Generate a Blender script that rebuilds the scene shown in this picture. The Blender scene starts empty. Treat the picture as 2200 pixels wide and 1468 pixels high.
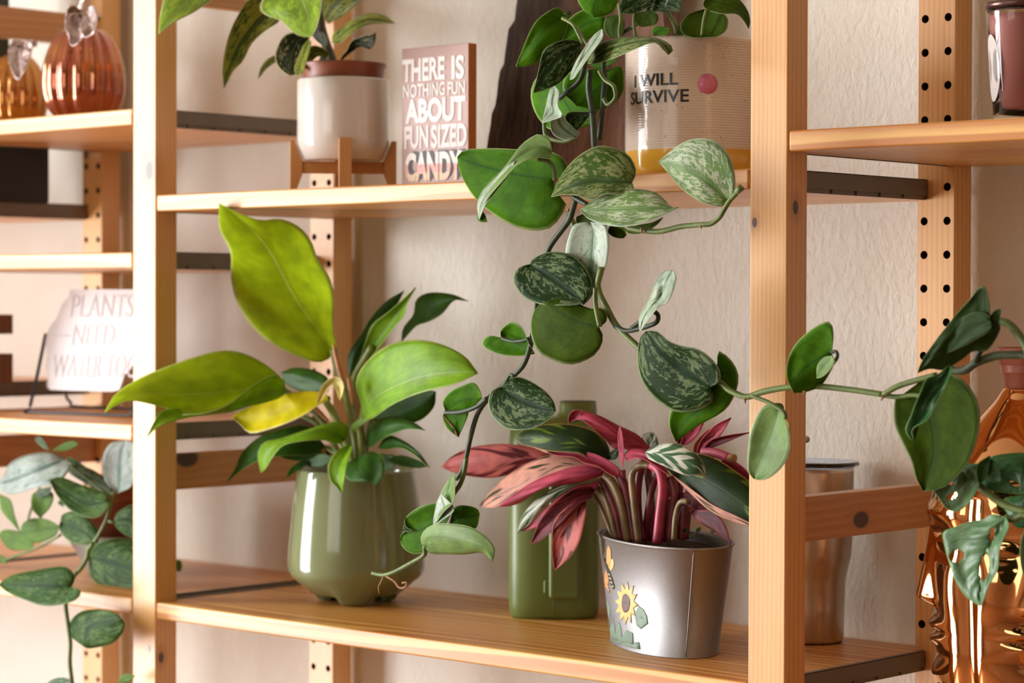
import bpy, bmesh, math, random
from mathutils import Vector, noise
random.seed(7)
S = bpy.context.scene
COL = S.collection
PI = math.pi
# ------------------------------------------------------------------ camera
CAM = Vector((1.24539, -1.67824, 0.0))
RV = Vector((0.7401965, 0.67238368, 0.00305326))
UV_ = Vector((-0.0129279, 0.00969137, 0.99986946))
FV = Vector((-0.67226632, 0.74013935, -0.01586603))
FPX = 5131.64
cd = bpy.data.cameras.new('camera'); cam = bpy.data.objects.new('camera', cd); COL.objects.link(cam)
from mathutils import Matrix
M = Matrix((RV, UV_, -FV)).transposed().to_4x4(); M.translation = CAM; cam.matrix_world = M
cd.sensor_width = 36.0; cd.lens = FPX / 2200 * 36.0; cd.clip_start = 0.05
cd.dof.use_dof = True; cd.dof.focus_distance = 2.13; cd.dof.aperture_fstop = 6.7
S.camera = cam
# ------------------------------------------------------------------ world, lights, exposure
W = bpy.data.worlds.new('world'); S.world = W; W.use_nodes = True
bg = W.node_tree.nodes['Background']; bg.inputs[0].default_value = (1.0, 0.90, 0.80, 1); bg.inputs[1].default_value = 0.25
S.view_settings.view_transform = 'Standard'; S.view_settings.look = 'None'
S.view_settings.exposure = -0.06; S.view_settings.gamma = 1.0; S.view_settings.use_curve_mapping = False
def area(name, loc, target, sx, sy, energy, col):
    l = bpy.data.lights.new(name, 'AREA'); l.shape = 'RECTANGLE'; l.size = sx; l.size_y = sy; l.energy = energy; l.color = col
    o = bpy.data.objects.new(name, l); COL.objects.link(o); o.location = loc
    o.rotation_euler = (Vector(target) - Vector(loc)).to_track_quat('-Z', 'Y').to_euler()
    return o
WIN = dict(x=-2.55, y0=-2.35, y1=-0.95, z0=-1.15, z1=0.95)
area('window_daylight', (WIN['x'] - .03, -1.65, -.10), (0, -1.65, -.10), 1.4, 2.1, 215.0, (0.985, 0.98, 1.0))
area('front_window_daylight', (-0.2, -3.55, .45), (-0.2, 0, .2), 1.5, 1.2, 17.0, (1.0, 0.93, 0.85))

# ------------------------------------------------------------------ helpers
def ray(px, py): return FV + RV * ((px - 1100) / FPX) + UV_ * ((734 - py) / FPX)
def at(px, py, Y):
    d = ray(px, py); return CAM + d * ((Y - CAM.y) / d.y)
def atZ(px, py, Z):
    d = ray(px, py); return CAM + d * ((Z - CAM.z) / d.z)
def mpp(P): return (Vector(P) - CAM).dot(FV) / FPX
def props(o, label=None, cat=None, group=None, kind=None):
    if label: o['label'] = label
    if cat: o['category'] = cat
    if group: o['group'] = group
    if kind: o['kind'] = kind
    return o
WL = {}
def link(o, parent, c):
    COL.objects.link(o); WL[o.name] = Vector(c)
    if parent is not None:
        o.parent = parent; o.location = Vector(c) - WL[parent.name]
    else: o.location = c
    return o
def thing(name, label, cat, loc, group=None):
    o = bpy.data.objects.new(name, None); o.empty_display_size = .02
    link(o, None, loc); props(o, label, cat, group); return o
def mesh(name, verts, faces, mats, parent=None, smooth=True, uvs=None, fm=None, label=None, sub=0, solid=0, bevel=0):
    verts = [Vector(v) for v in verts]
    c = sum(verts, Vector()) / len(verts)
    me = bpy.data.meshes.new(name)
    me.from_pydata([v - c for v in verts], [], faces)
    if not isinstance(mats, (list, tuple)): mats = [mats]
    for m in mats: me.materials.append(m)
    if smooth: me.polygons.foreach_set('use_smooth', [True] * len(me.polygons))
    if fm: me.polygons.foreach_set('material_index', fm)
    if uvs:
        l = me.uv_layers.new(name='UVMap')
        for p in me.polygons:
            for li in p.loop_indices: l.data[li].uv = uvs[me.loops[li].vertex_index]
    me.validate(); me.update()
    o = bpy.data.objects.new(name, me); link(o, parent, c)
    if bevel:
        b = o.modifiers.new('b', 'BEVEL'); b.width = bevel; b.segments = 3; b.limit_method = 'ANGLE'; b.angle_limit = .6; b.harden_normals = True
    if solid:
        s = o.modifiers.new('s', 'SOLIDIFY'); s.thickness = solid; s.offset = -1; s.material_offset = 1; s.use_rim = True
    if sub:
        s = o.modifiers.new('u', 'SUBSURF'); s.levels = sub; s.render_levels = sub
    if label: o['label'] = label
    return o
def joinm(*parts):
    V, F = [], []
    for v, f in parts:
        n = len(V); V += list(v); F += [tuple(i + n for i in q) for q in f]
    return V, F
def box(x0, x1, y0, y1, z0, z1):
    v = [(x, y, z) for z in (z0, z1) for y in (y0, y1) for x in (x0, x1)]
    return v, [(0, 2, 3, 1), (4, 5, 7, 6), (0, 1, 5, 4), (2, 6, 7, 3), (0, 4, 6, 2), (1, 3, 7, 5)]
def prism(poly, z0, z1):
    n = len(poly); v = [(x, y, z0) for x, y in poly] + [(x, y, z1) for x, y in poly]
    return v, [tuple(range(n))[::-1], tuple(range(n, 2 * n))] + [(i, (i + 1) % n, n + (i + 1) % n, n + i) for i in range(n)]
def xform(part, fn): return [fn(Vector(v)) for v in part[0]], part[1]
def lathe(prof, c, n=64, fn=None, cap0=True, cap1=False):
    """prof: list of (r, z) metres above c; outside from bottom to top"""
    V, F = [], []
    for r, z in prof:
        for i in range(n):
            a = 2 * PI * i / n
            p = (r * math.cos(a), r * math.sin(a), z)
            if fn: p = fn(a, r, z)
            V.append((c[0] + p[0], c[1] + p[1], c[2] + p[2]))
    m = len(prof)
    for j in range(m - 1):
        for i in range(n):
            k = (i + 1) % n
            F.append((j * n + i, j * n + k, (j + 1) * n + k, (j + 1) * n + i))
    if cap0: F.append(tuple(range(n))[::-1])
    if cap1: F.append(tuple(range((m - 1) * n, m * n)))
    return V, F
def catmull(pts, n):
    P = [Vector(p) for p in pts]
    if len(P) == 1: return [P[0]] * n
    Q = [P[0] * 2 - P[1]] + P + [P[-1] * 2 - P[-2]]
    dense = []
    for i in range(1, len(Q) - 2):
        p0, p1, p2, p3 = Q[i - 1:i + 3]
        for k in range(12):
            t = k / 12
            dense.append(.5 * ((2 * p1) + (p2 - p0) * t + (2 * p0 - 5 * p1 + 4 * p2 - p3) * t * t + (3 * p1 - p0 - 3 * p2 + p3) * t ** 3))
    dense.append(P[-1])
    L = [0]
    for a, b in zip(dense, dense[1:]): L.append(L[-1] + (b - a).length)
    out = []; j = 0
    for i in range(n):
        s = L[-1] * i / (n - 1)
        while j < len(L) - 2 and L[j + 1] < s: j += 1
        d = L[j + 1] - L[j]; t = 0 if d < 1e-12 else (s - L[j]) / d
        out.append(dense[j].lerp(dense[j + 1], min(1, max(0, t))))
    return out
def tubem(pts, rad, seg=10, n=None, caps=True):
    n = n or max(6, 5 * len(pts)); C = catmull(pts, n) if len(pts) > 2 else catmull(pts, max(2, n // 3)); n = len(C)
    V, F = [], []
    up = Vector((.3, .5, .81)).normalized()
    for i, p in enumerate(C):
        t = (C[min(i + 1, n - 1)] - C[max(i - 1, 0)]).normalized()
        a = t.cross(up)
        if a.length < .1: a = t.cross(Vector((1, 0, 0)))
        a.normalize(); b = t.cross(a); up = b.cross(t) if False else up
        s = i / (n - 1)
        r = rad(s) if callable(rad) else rad
        for k in range(seg):
            q = 2 * PI * k / seg; V.append(p + a * (r * math.cos(q)) + b * (r * math.sin(q)))
    for i in range(n - 1):
        for k in range(seg):
            l = (k + 1) % seg; F.append((i * seg + k, i * seg + l, (i + 1) * seg + l, (i + 1) * seg + k))
    if caps: F += [tuple(range(seg))[::-1], tuple(range((n - 1) * seg, n * seg))]
    return V, F
def pts2(s):
    return [tuple(float(a) for a in q.split(',')) for q in s.split()]

# ------------------------------------------------------------------ material helpers
class N:
    def __init__(s, name, rough=.5, metal=0.0, spec=.5, coat=0.0):
        s.m = bpy.data.materials.new(name); s.m.use_nodes = True; s.t = s.m.node_tree; s.b = s.t.nodes['Principled BSDF']
        s.b.inputs['Roughness'].default_value = rough; s.b.inputs['Metallic'].default_value = metal
        s.b.inputs['Specular IOR Level'].default_value = spec; s.b.inputs['Coat Weight'].default_value = coat
        s.b.inputs['Coat Roughness'].default_value = .06
    def n(s, typ, **k):
        o = s.t.nodes.new(typ)
        for a, b in k.items(): setattr(o, a, b)
        return o
    def l(s, a, b): s.t.links.new(a, b)
    def val(s, sock, v):
        if hasattr(v, 'links') or isinstance(v, bpy.types.NodeSocket): s.l(v, sock)
        else: sock.default_value = v
    def math(s, op, a, b=0.0, c=0.0, clamp=False):
        o = s.n('ShaderNodeMath', operation=op); o.use_clamp = clamp
        s.val(o.inputs[0], a); s.val(o.inputs[1], b); s.val(o.inputs[2], c); return o.outputs[0]
    def vmath(s, op, a, b):
        o = s.n('ShaderNodeVectorMath', operation=op); s.val(o.inputs[0], a); s.val(o.inputs[1], b)
        return o.outputs['Value'] if op in ('LENGTH', 'DISTANCE', 'DOT_PRODUCT') else o.outputs[0]
    def noise(s, vec, scale, detail=3, rough=.55, dist=0.0):
        o = s.n('ShaderNodeTexNoise'); s.l(vec, o.inputs['Vector']); o.inputs['Scale'].default_value = scale
        o.inputs['Detail'].default_value = detail; o.inputs['Roughness'].default_value = rough; o.inputs['Distortion'].default_value = dist
        return o.outputs[0]
    def smooth(s, v, a, b):
        o = s.n('ShaderNodeMapRange', interpolation_type='SMOOTHSTEP'); s.val(o.inputs[0], v); o.inputs[1].default_value = a; o.inputs[2].default_value = b
        return o.outputs[0]
    def mix(s, f, a, b):
        o = s.n('ShaderNodeMix', data_type='RGBA'); s.val(o.inputs[0], f)
        for i, v in ((6, a), (7, b)):
            if isinstance(v, bpy.types.NodeSocket): s.l(v, o.inputs[i])
            else: o.inputs[i].default_value = (*v, 1)
        return o.outputs[2]
    def pos(s): return s.n('ShaderNodeNewGeometry').outputs['Position']
    def obj(s): return s.n('ShaderNodeTexCoord').outputs['Object']
    def uv(s): return s.n('ShaderNodeTexCoord').outputs['UV']
    def scale(s, v, xyz):
        return s.vmath('MULTIPLY', v, xyz)
    def bump(s, h, strength, dist=.001):
        o = s.n('ShaderNodeBump'); o.inputs['Strength'].default_value = strength; o.inputs['Distance'].default_value = dist
        s.l(h, o.inputs['Height']); s.l(o.outputs[0], s.b.inputs['Normal'])
    def base(s, v): s.val(s.b.inputs['Base Color'], v if isinstance(v, bpy.types.NodeSocket) else (*v, 1)); return s.m
def plain(name, col, rough=.5, metal=0.0, spec=.5, coat=0.0, var=0.0, vs=30):
    m = N(name, rough, metal, spec, coat)
    if var:
        f = m.noise(m.pos(), vs, 4)
        m.base(m.mix(m.smooth(f, .3, .7), [c * (1 - var) for c in col], [min(1, c * (1 + var)) for c in col]))
    else: m.base(col)
    return m.m
def wood(name, axis, seed=0, light=(.83, .475, .175), dark=(.62, .26, .055), knots=(), rings=150, contrast=.75, wav=.5, rough=.42):
    """pine; grain along world axis 0/1/2"""
    m = N(name, rough, 0, .55, .35)
    m.b.inputs["Coat Roughness"].default_value = .42
    p = m.pos()
    # bend the grain around the knots
    kmask = None
    for (kx, ky, kz, kr) in knots:
        d = m.vmath('SUBTRACT', p, (kx, ky, kz))
        sc = [1.0, 1.0, 1.0]; sc[axis] = .62
        dist = m.vmath('LENGTH', m.scale(d, tuple(sc)), (0, 0, 0))
        k = m.smooth(dist, kr * 1.08, kr * .72)
        push = m.math('MULTIPLY', m.math('DIVIDE', kr * kr * 1.3, m.math('ADD', m.math('MULTIPLY', dist, dist), kr * kr * .6)), 1.0)
        sc2 = m.n('ShaderNodeVectorMath', operation='SCALE'); m.l(d, sc2.inputs[0]); m.l(m.math('MULTIPLY', push, -.55), sc2.inputs[3])
        q = m.vmath('ADD', p, sc2.outputs[0])
        p = q
        halo = m.smooth(dist, kr * 3.2, kr * .8)
        kmask = (k, halo) if kmask is None else (m.math('MAXIMUM', kmask[0], k), m.math('MAXIMUM', kmask[1], halo))
    st = [1.0, 1.0, 1.0]; st[axis] = .07
    q = m.vmath('ADD', m.scale(p, tuple(st)), (seed * 1.37, seed * .71, seed * 2.1))
    warp = m.noise(q, 9, 2, .5)
    cr = [0, 1, 2]; cr.remove(axis)
    sep = m.n('ShaderNodeSeparateXYZ'); m.l(q, sep.inputs[0])
    r = m.math('ADD', m.math('MULTIPLY', sep.outputs[cr[0]], 1.0), m.math('MULTIPLY', sep.outputs[cr[1]], .83))
    ph = m.math('ADD', m.math('MULTIPLY', r, rings), m.math('MULTIPLY', warp, rings * .055 * wav))
    w = m.math('FRACT', ph)
    w = m.math('MULTIPLY', m.smooth(w, 0, .75), m.smooth(w, 1.0, .82))
    fib = m.noise(m.scale(q, (1, 1, 1)), 420, 3, .6)
    big = m.noise(q, 22, 2)
    f = m.math('ADD', m.math('MULTIPLY', w, .55 * contrast), m.math('ADD', m.math('MULTIPLY', m.math('SUBTRACT', fib, .5), .55), m.math('MULTIPLY', m.math('SUBTRACT', big, .5), .9)), clamp=True)
    c = m.mix(f, light, dark)
    if kmask:
        c = m.mix(m.math('MULTIPLY', kmask[1], .55), c, (.48, .20, .055))
        c = m.mix(m.math('MULTIPLY', kmask[0], .92), c, (.030, .010, .005))
    m.base(c)
    m.bump(f, .06, .0006)
    return m.m
def leaf_mat(name, a, b, th=.5, soft=.04, k=(9, 26), sc=2.2, vein=(.1, .2, .05), vs=.6, midw=.035, rough=.38, trans=.25, edge=None, mode='blotch', spec=.5, tcol=None, nv=9, amt=1.0, bmp=.25):
    m = N(name, rough + .06, 0, spec * .55)
    uv = m.uv(); sep = m.n('ShaderNodeSeparateXYZ'); m.l(uv, sep.inputs[0])
    u = m.math('MULTIPLY', m.math('SUBTRACT', sep.outputs[0], .5), 2.0); au = m.math('ABSOLUTE', u); v = sep.outputs[1]
    sgn = m.math('SIGN', u)
    oi = m.n('ShaderNodeObjectInfo').outputs['Random']
    slant = m.math('SUBTRACT', v, m.math('MULTIPLY', au, .30 if mode == 'blotch' else .42))
    cmb = m.n('ShaderNodeCombineXYZ'); m.l(m.math('MULTIPLY', slant, k[1]), cmb.inputs[0]); m.l(m.math('MULTIPLY', au, k[0]), cmb.inputs[1])
    m.l(m.math('ADD', m.math('MULTIPLY', sgn, 5.0), m.math('MULTIPLY', oi, 40)), cmb.inputs[2])
    cn = cmb.outputs[0]
    if mode == 'blotch':
        nz = m.noise(cn, sc, 5, .62, .6)
        lo = m.noise(cn, sc * .25, 1)
        nz = m.math('ADD', nz, m.math('MULTIPLY', m.math('SUBTRACT', lo, .5), .35))
        f = m.smooth(nz, th - soft, th + soft)
        f = m.math('MULTIPLY', f, m.smooth(au, .06, .22)); f = m.math('MULTIPLY', f, m.smooth(au, .99, .86))
    else:
        nz = m.noise(cn, sc, 1, .4, .1)
        f = m.smooth(nz, th - soft, th + soft)
    f = m.math('MULTIPLY', f, amt)
    col = m.mix(f, a, b)
    tone = m.noise(m.pos(), 45, 2)
    # side veins
    vv = m.math('FRACT', m.math('MULTIPLY', slant, float(nv)))
    ln = m.smooth(m.math('ABSOLUTE', m.math('SUBTRACT', vv, .5)), .07, .0)
    mid = m.smooth(au, midw, midw * .3)
    vm = m.math('MAXIMUM', m.math('MULTIPLY', ln, .35), mid)
    col = m.mix(m.math('MULTIPLY', vm, vs), col, vein)
    if edge: col = m.mix(m.smooth(au, .93, .99), col, edge)
    dk = m.n('ShaderNodeMix', data_type='RGBA', blend_type='MULTIPLY'); dk.inputs[0].default_value = 1.0
    m.l(col, dk.inputs[6]); m.l(m.mix(m.smooth(tone, .3, .7), (.8, .8, .8), (1.15, 1.15, 1.1)), dk.inputs[7]); col = dk.outputs[2]
    m.base(col)
    m.bump(m.math('ADD', m.math('MULTIPLY', vm, -1.0), m.math('MULTIPLY', m.noise(cn, 1.3, 3), 1.0)), bmp, .0012)
    if trans:
        tr = m.n('ShaderNodeBsdfTranslucent')
        if tcol: tr.inputs[0].default_value = (*tcol, 1)
        else: m.l(col, tr.inputs[0])
        mx = m.n('ShaderNodeMixShader'); mx.inputs[0].default_value = trans
        out = m.t.nodes['Material Output']
        m.l(m.b.outputs[0], mx.inputs[1]); m.l(tr.outputs[0], mx.inputs[2]); m.l(mx.outputs[0], out.inputs[0])
    return m.m

# ------------------------------------------------------------------ shelving dimensions
PW, PD, G, BW, BL = 0.0397, 0.0303, 0.2676, 0.8473, 0.4373
BACK = G + PD
X_R, X_L, X_LL = 0.0, -BW, -BW - BL
ZT, ZB = 0.58, -1.2495
WALLY = 0.318
T = 0.0181
# ------------------------------------------------------------------ room
def wallmat():
    m = N('plaster', .85, 0, .25)
    p = m.pos()
    a = m.noise(m.scale(p, (1, 1, .6)), 150, 5, .65, .4); b = m.noise(p, 3.2, 3)
    c = m.mix(m.smooth(b, .35, .68), (.72, .68, .59), (.79, .77, .71))
    st = m.noise(m.scale(p, (1, 1, .6)), 11, 3)
    c = m.mix(m.math('MULTIPLY', m.smooth(st, .60, .74), .30), c, (.66, .53, .41))  # beige blotches paint the soft shelf shadows into the plaster colour
    m.base(c); m.bump(a, .62, .0035); return m.m
MW = wallmat()
M_room = plain('brown_panelled_wall', (.26, .15, .085), .7, var=.12, vs=3)
M_rooml = plain('pale_painted_wall', (.80, .76, .71), .9, var=.03, vs=3)
RX0, RX1, RY0, FZ, CZ = -2.55, 2.7, -3.6, -1.25, 1.45
def struct(name, part, mat, **k):
    o = mesh(name, part[0], part[1], mat, smooth=False, **k); o['kind'] = 'structure'; return o
struct('wall_back', box(RX0, RX1, WALLY, WALLY + .1, FZ, CZ), MW)
struct('wall_right', box(RX1, RX1 + .1, RY0, WALLY, FZ, CZ), M_room)
struct('wall_front', joinm(box(RX0, -.98, RY0 - .1, RY0, FZ, CZ), box(.58, RX1, RY0 - .1, RY0, FZ, CZ), box(-.98, .58, RY0 - .1, RY0, FZ, -.17), box(-.98, .58, RY0 - .1, RY0, 1.07, CZ)), M_room)
struct('wall_left', joinm(box(RX0 - .1, RX0, RY0, WIN['y0'], FZ, CZ), box(RX0 - .1, RX0, WIN['y1'], WALLY, FZ, CZ),
       box(RX0 - .1, RX0, WIN['y0'], WIN['y1'], FZ, WIN['z0']), box(RX0 - .1, RX0, WIN['y0'], WIN['y1'], WIN['z1'], CZ)), M_rooml)
struct('floor', box(RX0, RX1, RY0, WALLY, FZ - .1, FZ), wood('floor_boards', 0, 9, (.30, .15, .07), (.18, .08, .035), rings=14))
struct('ceiling', box(RX0, RX1, RY0, WALLY, CZ, CZ + .1), plain('ceiling_paint', (.45, .38, .30), .9, var=.03, vs=3))
M_frame = plain('window_paint', (.75, .73, .70), .5, var=.03)
wx = WIN['x']
wf = joinm(*[box(wx - .02, wx + .035, y - .022, y + .022, WIN['z0'], WIN['z1']) for y in (WIN['y0'] + .02, -1.65, WIN['y1'] - .02)],
           *[box(wx - .018, wx + .033, WIN['y0'], WIN['y1'], z - w, z + w) for z, w in ((WIN['z0'] + .02, .022), (-.63, .010), (-.10, .010), (.42, .010), (WIN['z1'] - .02, .022))])
struct('window_1', wf, M_frame)
wf = joinm(*[box(x - .02, x + .02, RY0 - .02, RY0 + .03, -.17, 1.07) for x in (-.96, -.2, .56)], *[box(-.98, .58, RY0 - .02, RY0 + .03, z - .02, z + .02) for z in (-.15, .45, 1.05)])
struct('window_2', wf, M_frame)

# ------------------------------------------------------------------ shelving
M_strip = plain('strip_metal', (.20, .165, .13), .45, .35, var=.05)
M_hole = plain('hole_dark', (.05, .025, .012), .9)
M_pin = plain('steel_pin', (.5, .45, .4), .35, .9)
def post_holes(x, y, zs_ref, mat, parent):
    """rear post: front face carries two columns of drilled holes"""
    V, F, FM = [], [], []
    pitch = .032; r = .0040; hx = (.0070, .0322)
    k0 = int(math.floor((ZB - zs_ref) / pitch)) + 1; k1 = int(math.ceil((ZT - zs_ref) / pitch)) - 1
    xm = (hx[0] + hx[1]) / 2
    nseg = 16
    k0 += 1; zlo = zs_ref + (k0 - .5) * pitch
    for k in range(k0, k1 + 1):
        zc = zs_ref + k * pitch
        for ci, (a, b) in enumerate(((0, xm), (xm, PW))):
            cx = hx[ci]; ring = []; outer = []
            for j in range(nseg):
                th = 2 * PI * (j + .5) / nseg
                dx, dz = math.cos(th), math.sin(th)
                ring.append((x + cx + r * dx, y, zc + r * dz))
                tx = ((b - cx) if dx > 0 else (cx - a)) / max(abs(dx), 1e-6); tz = (pitch / 2) / max(abs(dz), 1e-6)
                t = min(tx, tz); outer.append((x + cx + t * dx, y, zc + t * dz))
            cor = [(x + a, y, zc - pitch / 2), (x + b, y, zc - pitch / 2), (x + b, y, zc + pitch / 2), (x + a, y, zc + pitch / 2)]
            n0 = len(V); V += ring + outer + [(p[0], p[1] + .012, p[2]) for p in ring] + cor
            for j in range(nseg):
                l = (j + 1) % nseg
                F.append((n0 + j, n0 + nseg + j, n0 + nseg + l, n0 + l)); FM.append(0)
                F.append((n0 + j, n0 + l, n0 + 2 * nseg + l, n0 + 2 * nseg + j)); FM.append(1)
                A, Bp = outer[j], outer[l]
                if abs(A[0] - Bp[0]) > 1e-7 and abs(A[2] - Bp[2]) > 1e-7:
                    for ck, cpt in enumerate(cor):
                        if (abs(cpt[0] - A[0]) < 1e-6 and abs(cpt[2] - Bp[2]) < 1e-6) or (abs(cpt[0] - Bp[0]) < 1e-6 and abs(cpt[2] - A[2]) < 1e-6):
                            F.append((n0 + nseg + j, n0 + 3 * nseg + ck, n0 + nseg + l)); FM.append(0)
            F.append(tuple(n0 + 2 * nseg + j for j in range(nseg))[::-1]); FM.append(1)
    zhi = zs_ref + (k1 + .5) * pitch
    bv, bf = box(x, x + PW, y, y + PD, zlo, zhi)
    fv, ff = box(x, x + PW, y, y + PD, ZB, zlo - .00002)
    n1 = len(V); V += fv; F += [tuple(i + n1 for i in f_) for f_ in ff]; FM += [0] * 6
    n0 = len(V); V += bv
    for f in bf:
        if f == (0, 1, 5, 4): continue
        F.append(tuple(i + n0 for i in f)); FM.append(0)
    return mesh('post', V, F, [mat, M_hole], parent, smooth=False, fm=FM)
def ladder(X, label, zs, seed, kf, kb, rails, pins=()):
    t = thing('shelf_upright', label, 'shelf upright', (X + PW / 2, BACK / 2, ZB), 'ladder uprights of the shelving')
    f = box(X, X + PW, 0, PD, ZB, ZT)
    mesh('post', f[0], f[1], wood('pine_post_front', 2, seed, knots=kf, rings=210), t, smooth=False, bevel=.0016)
    post_holes(X, G, zs, wood('pine_post_rear', 2, seed + 3, knots=kb, rings=170), t)
    for i, (z0, z1, kk) in enumerate(rails):
        b = box(X + .011, X + .029, PD, G, z0, z1)
        mesh('rail', b[0], b[1], wood('pine_rail', 1, seed + 5 + i, light=(.60, .29, .09), dark=(.40, .14, .03), knots=kk, rings=120, wav=1.2), t, smooth=False, bevel=.001)
    for (px, z, yy) in pins:
        d = 1 if yy < .1 else -1
        v, fc = tubem([(X + px, yy, z), (X + px, yy + d * .013, z)], .0032, 12)
        mesh('shelf_pin', v, fc, M_pin, t, label='small steel shelf pin')
    return t
kp = lambda px, py, Y: tuple(at(px, py, Y))
def atX(px, py, X):
    d = ray(px, py); return CAM + d * ((X - CAM.x) / d.x)
R_k = [(*atX(1709, 446, PW), .0042), (*at(1622, 478, 0), .003)]
L_k = [(*at(321, 366, 0), .0075), (*atX(346, 1413, X_L + PW), .004), (*at(322, 1395, 0), .0025)]
ladder(X_R, 'pine ladder upright nearest the camera, right of the metal bucket', 0.27146, 1, R_k, [(*at(1978, 1420, G), .006)],
       [(-.2086, -.1688, [(*atX(1850, 1117, .029), .0085)]), (.3337, .373, [])], pins=[(.031, -.1180, PD)])
ladder(X_L, 'pine ladder upright left of the green pot, with a grey knot', 0.14246, 2, L_k, [],
       [(-.2086, -.1688, [(*atX(402, 985, X_L + .029), .011)]), (.3337, .373, [])])
ladder(X_LL, 'pine ladder upright farthest left, behind the pumpkins and white sign', 0.17782, 3, [], [(*at(185, 330, G), .005)],
       [(-.2086, -.1688, []), (.3337, .373, [])])
def shelf(x0, x1, z, label, seed, knots=(), front_notch=True, **kw):
    """x0, x1: post faces left and right of the bay; tongues reach into the ladders"""
    e = .0115; g = .0012
    a, b = x0 + g, x1 - g
    t = thing('shelf', label, 'shelf', ((a + b) / 2, BACK / 2, z - T / 2), 'pine shelf boards')
    poly = [(a, 0), (b, 0), (b, PD + .001), (x1 + e - .0052, PD + .001), (x1 + e - .0052, G - .001), (b, G - .001), (b, BACK), (a, BACK), (a, G - .001), (x0 - e + .0052, G - .001), (x0 - e + .0052, PD + .001), (a, PD + .001)]
    v, f = prism(poly, z - T, z)
    mesh('board', v, f, wood('pine_shelf', 0, seed, knots=knots, rings=70, wav=2.6, contrast=2.1, **kw), t, smooth=False, bevel=.0022)
    for sx, s in ((x1 + e, 1), (x0 - e, -1)):
        y0, y1 = PD + .0015, G - .0015
        def bx(xa, xb, *r): return box(min(xa, xb), max(xa, xb), *r)
        P = [bx(sx - s * .002, sx, y0, y1, z - T * .80, z + .0006), bx(sx - s * .005, sx, y0, y1, z, z + .0008), bx(sx - s * .0045, sx - s * .0022, y0, y1, z - T - .0006, z - T * .8)]
        k = 6
        for i in range(k + 1):
            yy = y0 + (y1 - y0) * i / k; P.append(bx(sx - s * .0023, sx - s * .0004, yy - .0005 if i else yy, yy + .0009 if i < k else yy, z - T, z - T * .8))
        v, f = joinm(*[p for p in P])
        mesh('end_strip', v, f, M_strip, t, smooth=False, label='brownish grey metal end strip')
    return t
bay = dict(m=(X_L + PW, X_R), r=(PW, PW + .8076), l=(X_LL + PW, X_L), f=(X_LL - .8076, X_LL))
GOLD = dict(light=(.84, .49, .13), dark=(.58, .22, .03))
shelf(*bay['m'], .1182, 'pine shelf board under the white pots and candy sign', 11)
shelf(*bay['m'], -.3301, 'pine shelf board under the green pot and metal bucket', 12, **GOLD)
shelf(*bay['r'], .1494, 'pine shelf board on the right under the pink candle jar', 13, **GOLD)
shelf(*bay['r'], -.37, 'pine shelf board under the golden face planter', 14, **GOLD)
shelf(*bay['l'], .2148, 'pine shelf board on the left under the glossy pumpkins', 15)
shelf(*bay['l'], .056, 'empty pine shelf board above the white sign', 16)
shelf(*bay['l'], -.1358, 'pine shelf board under the white sign and wire easel', 17)
shelf(*bay['l'], -.3285, 'lowest pine shelf board on the left, under the trailing silver plant', 18)
shelf(*bay['f'], .127, 'far left shelf board under the black box, seen through the upright', 19)
shelf(*bay['f'], -.102, 'far left shelf board behind the wire easel, seen through the upright', 20)
shelf(*bay['f'], -.3285, 'far left lowest shelf board, seen behind the trailing silver plant', 21)

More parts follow.
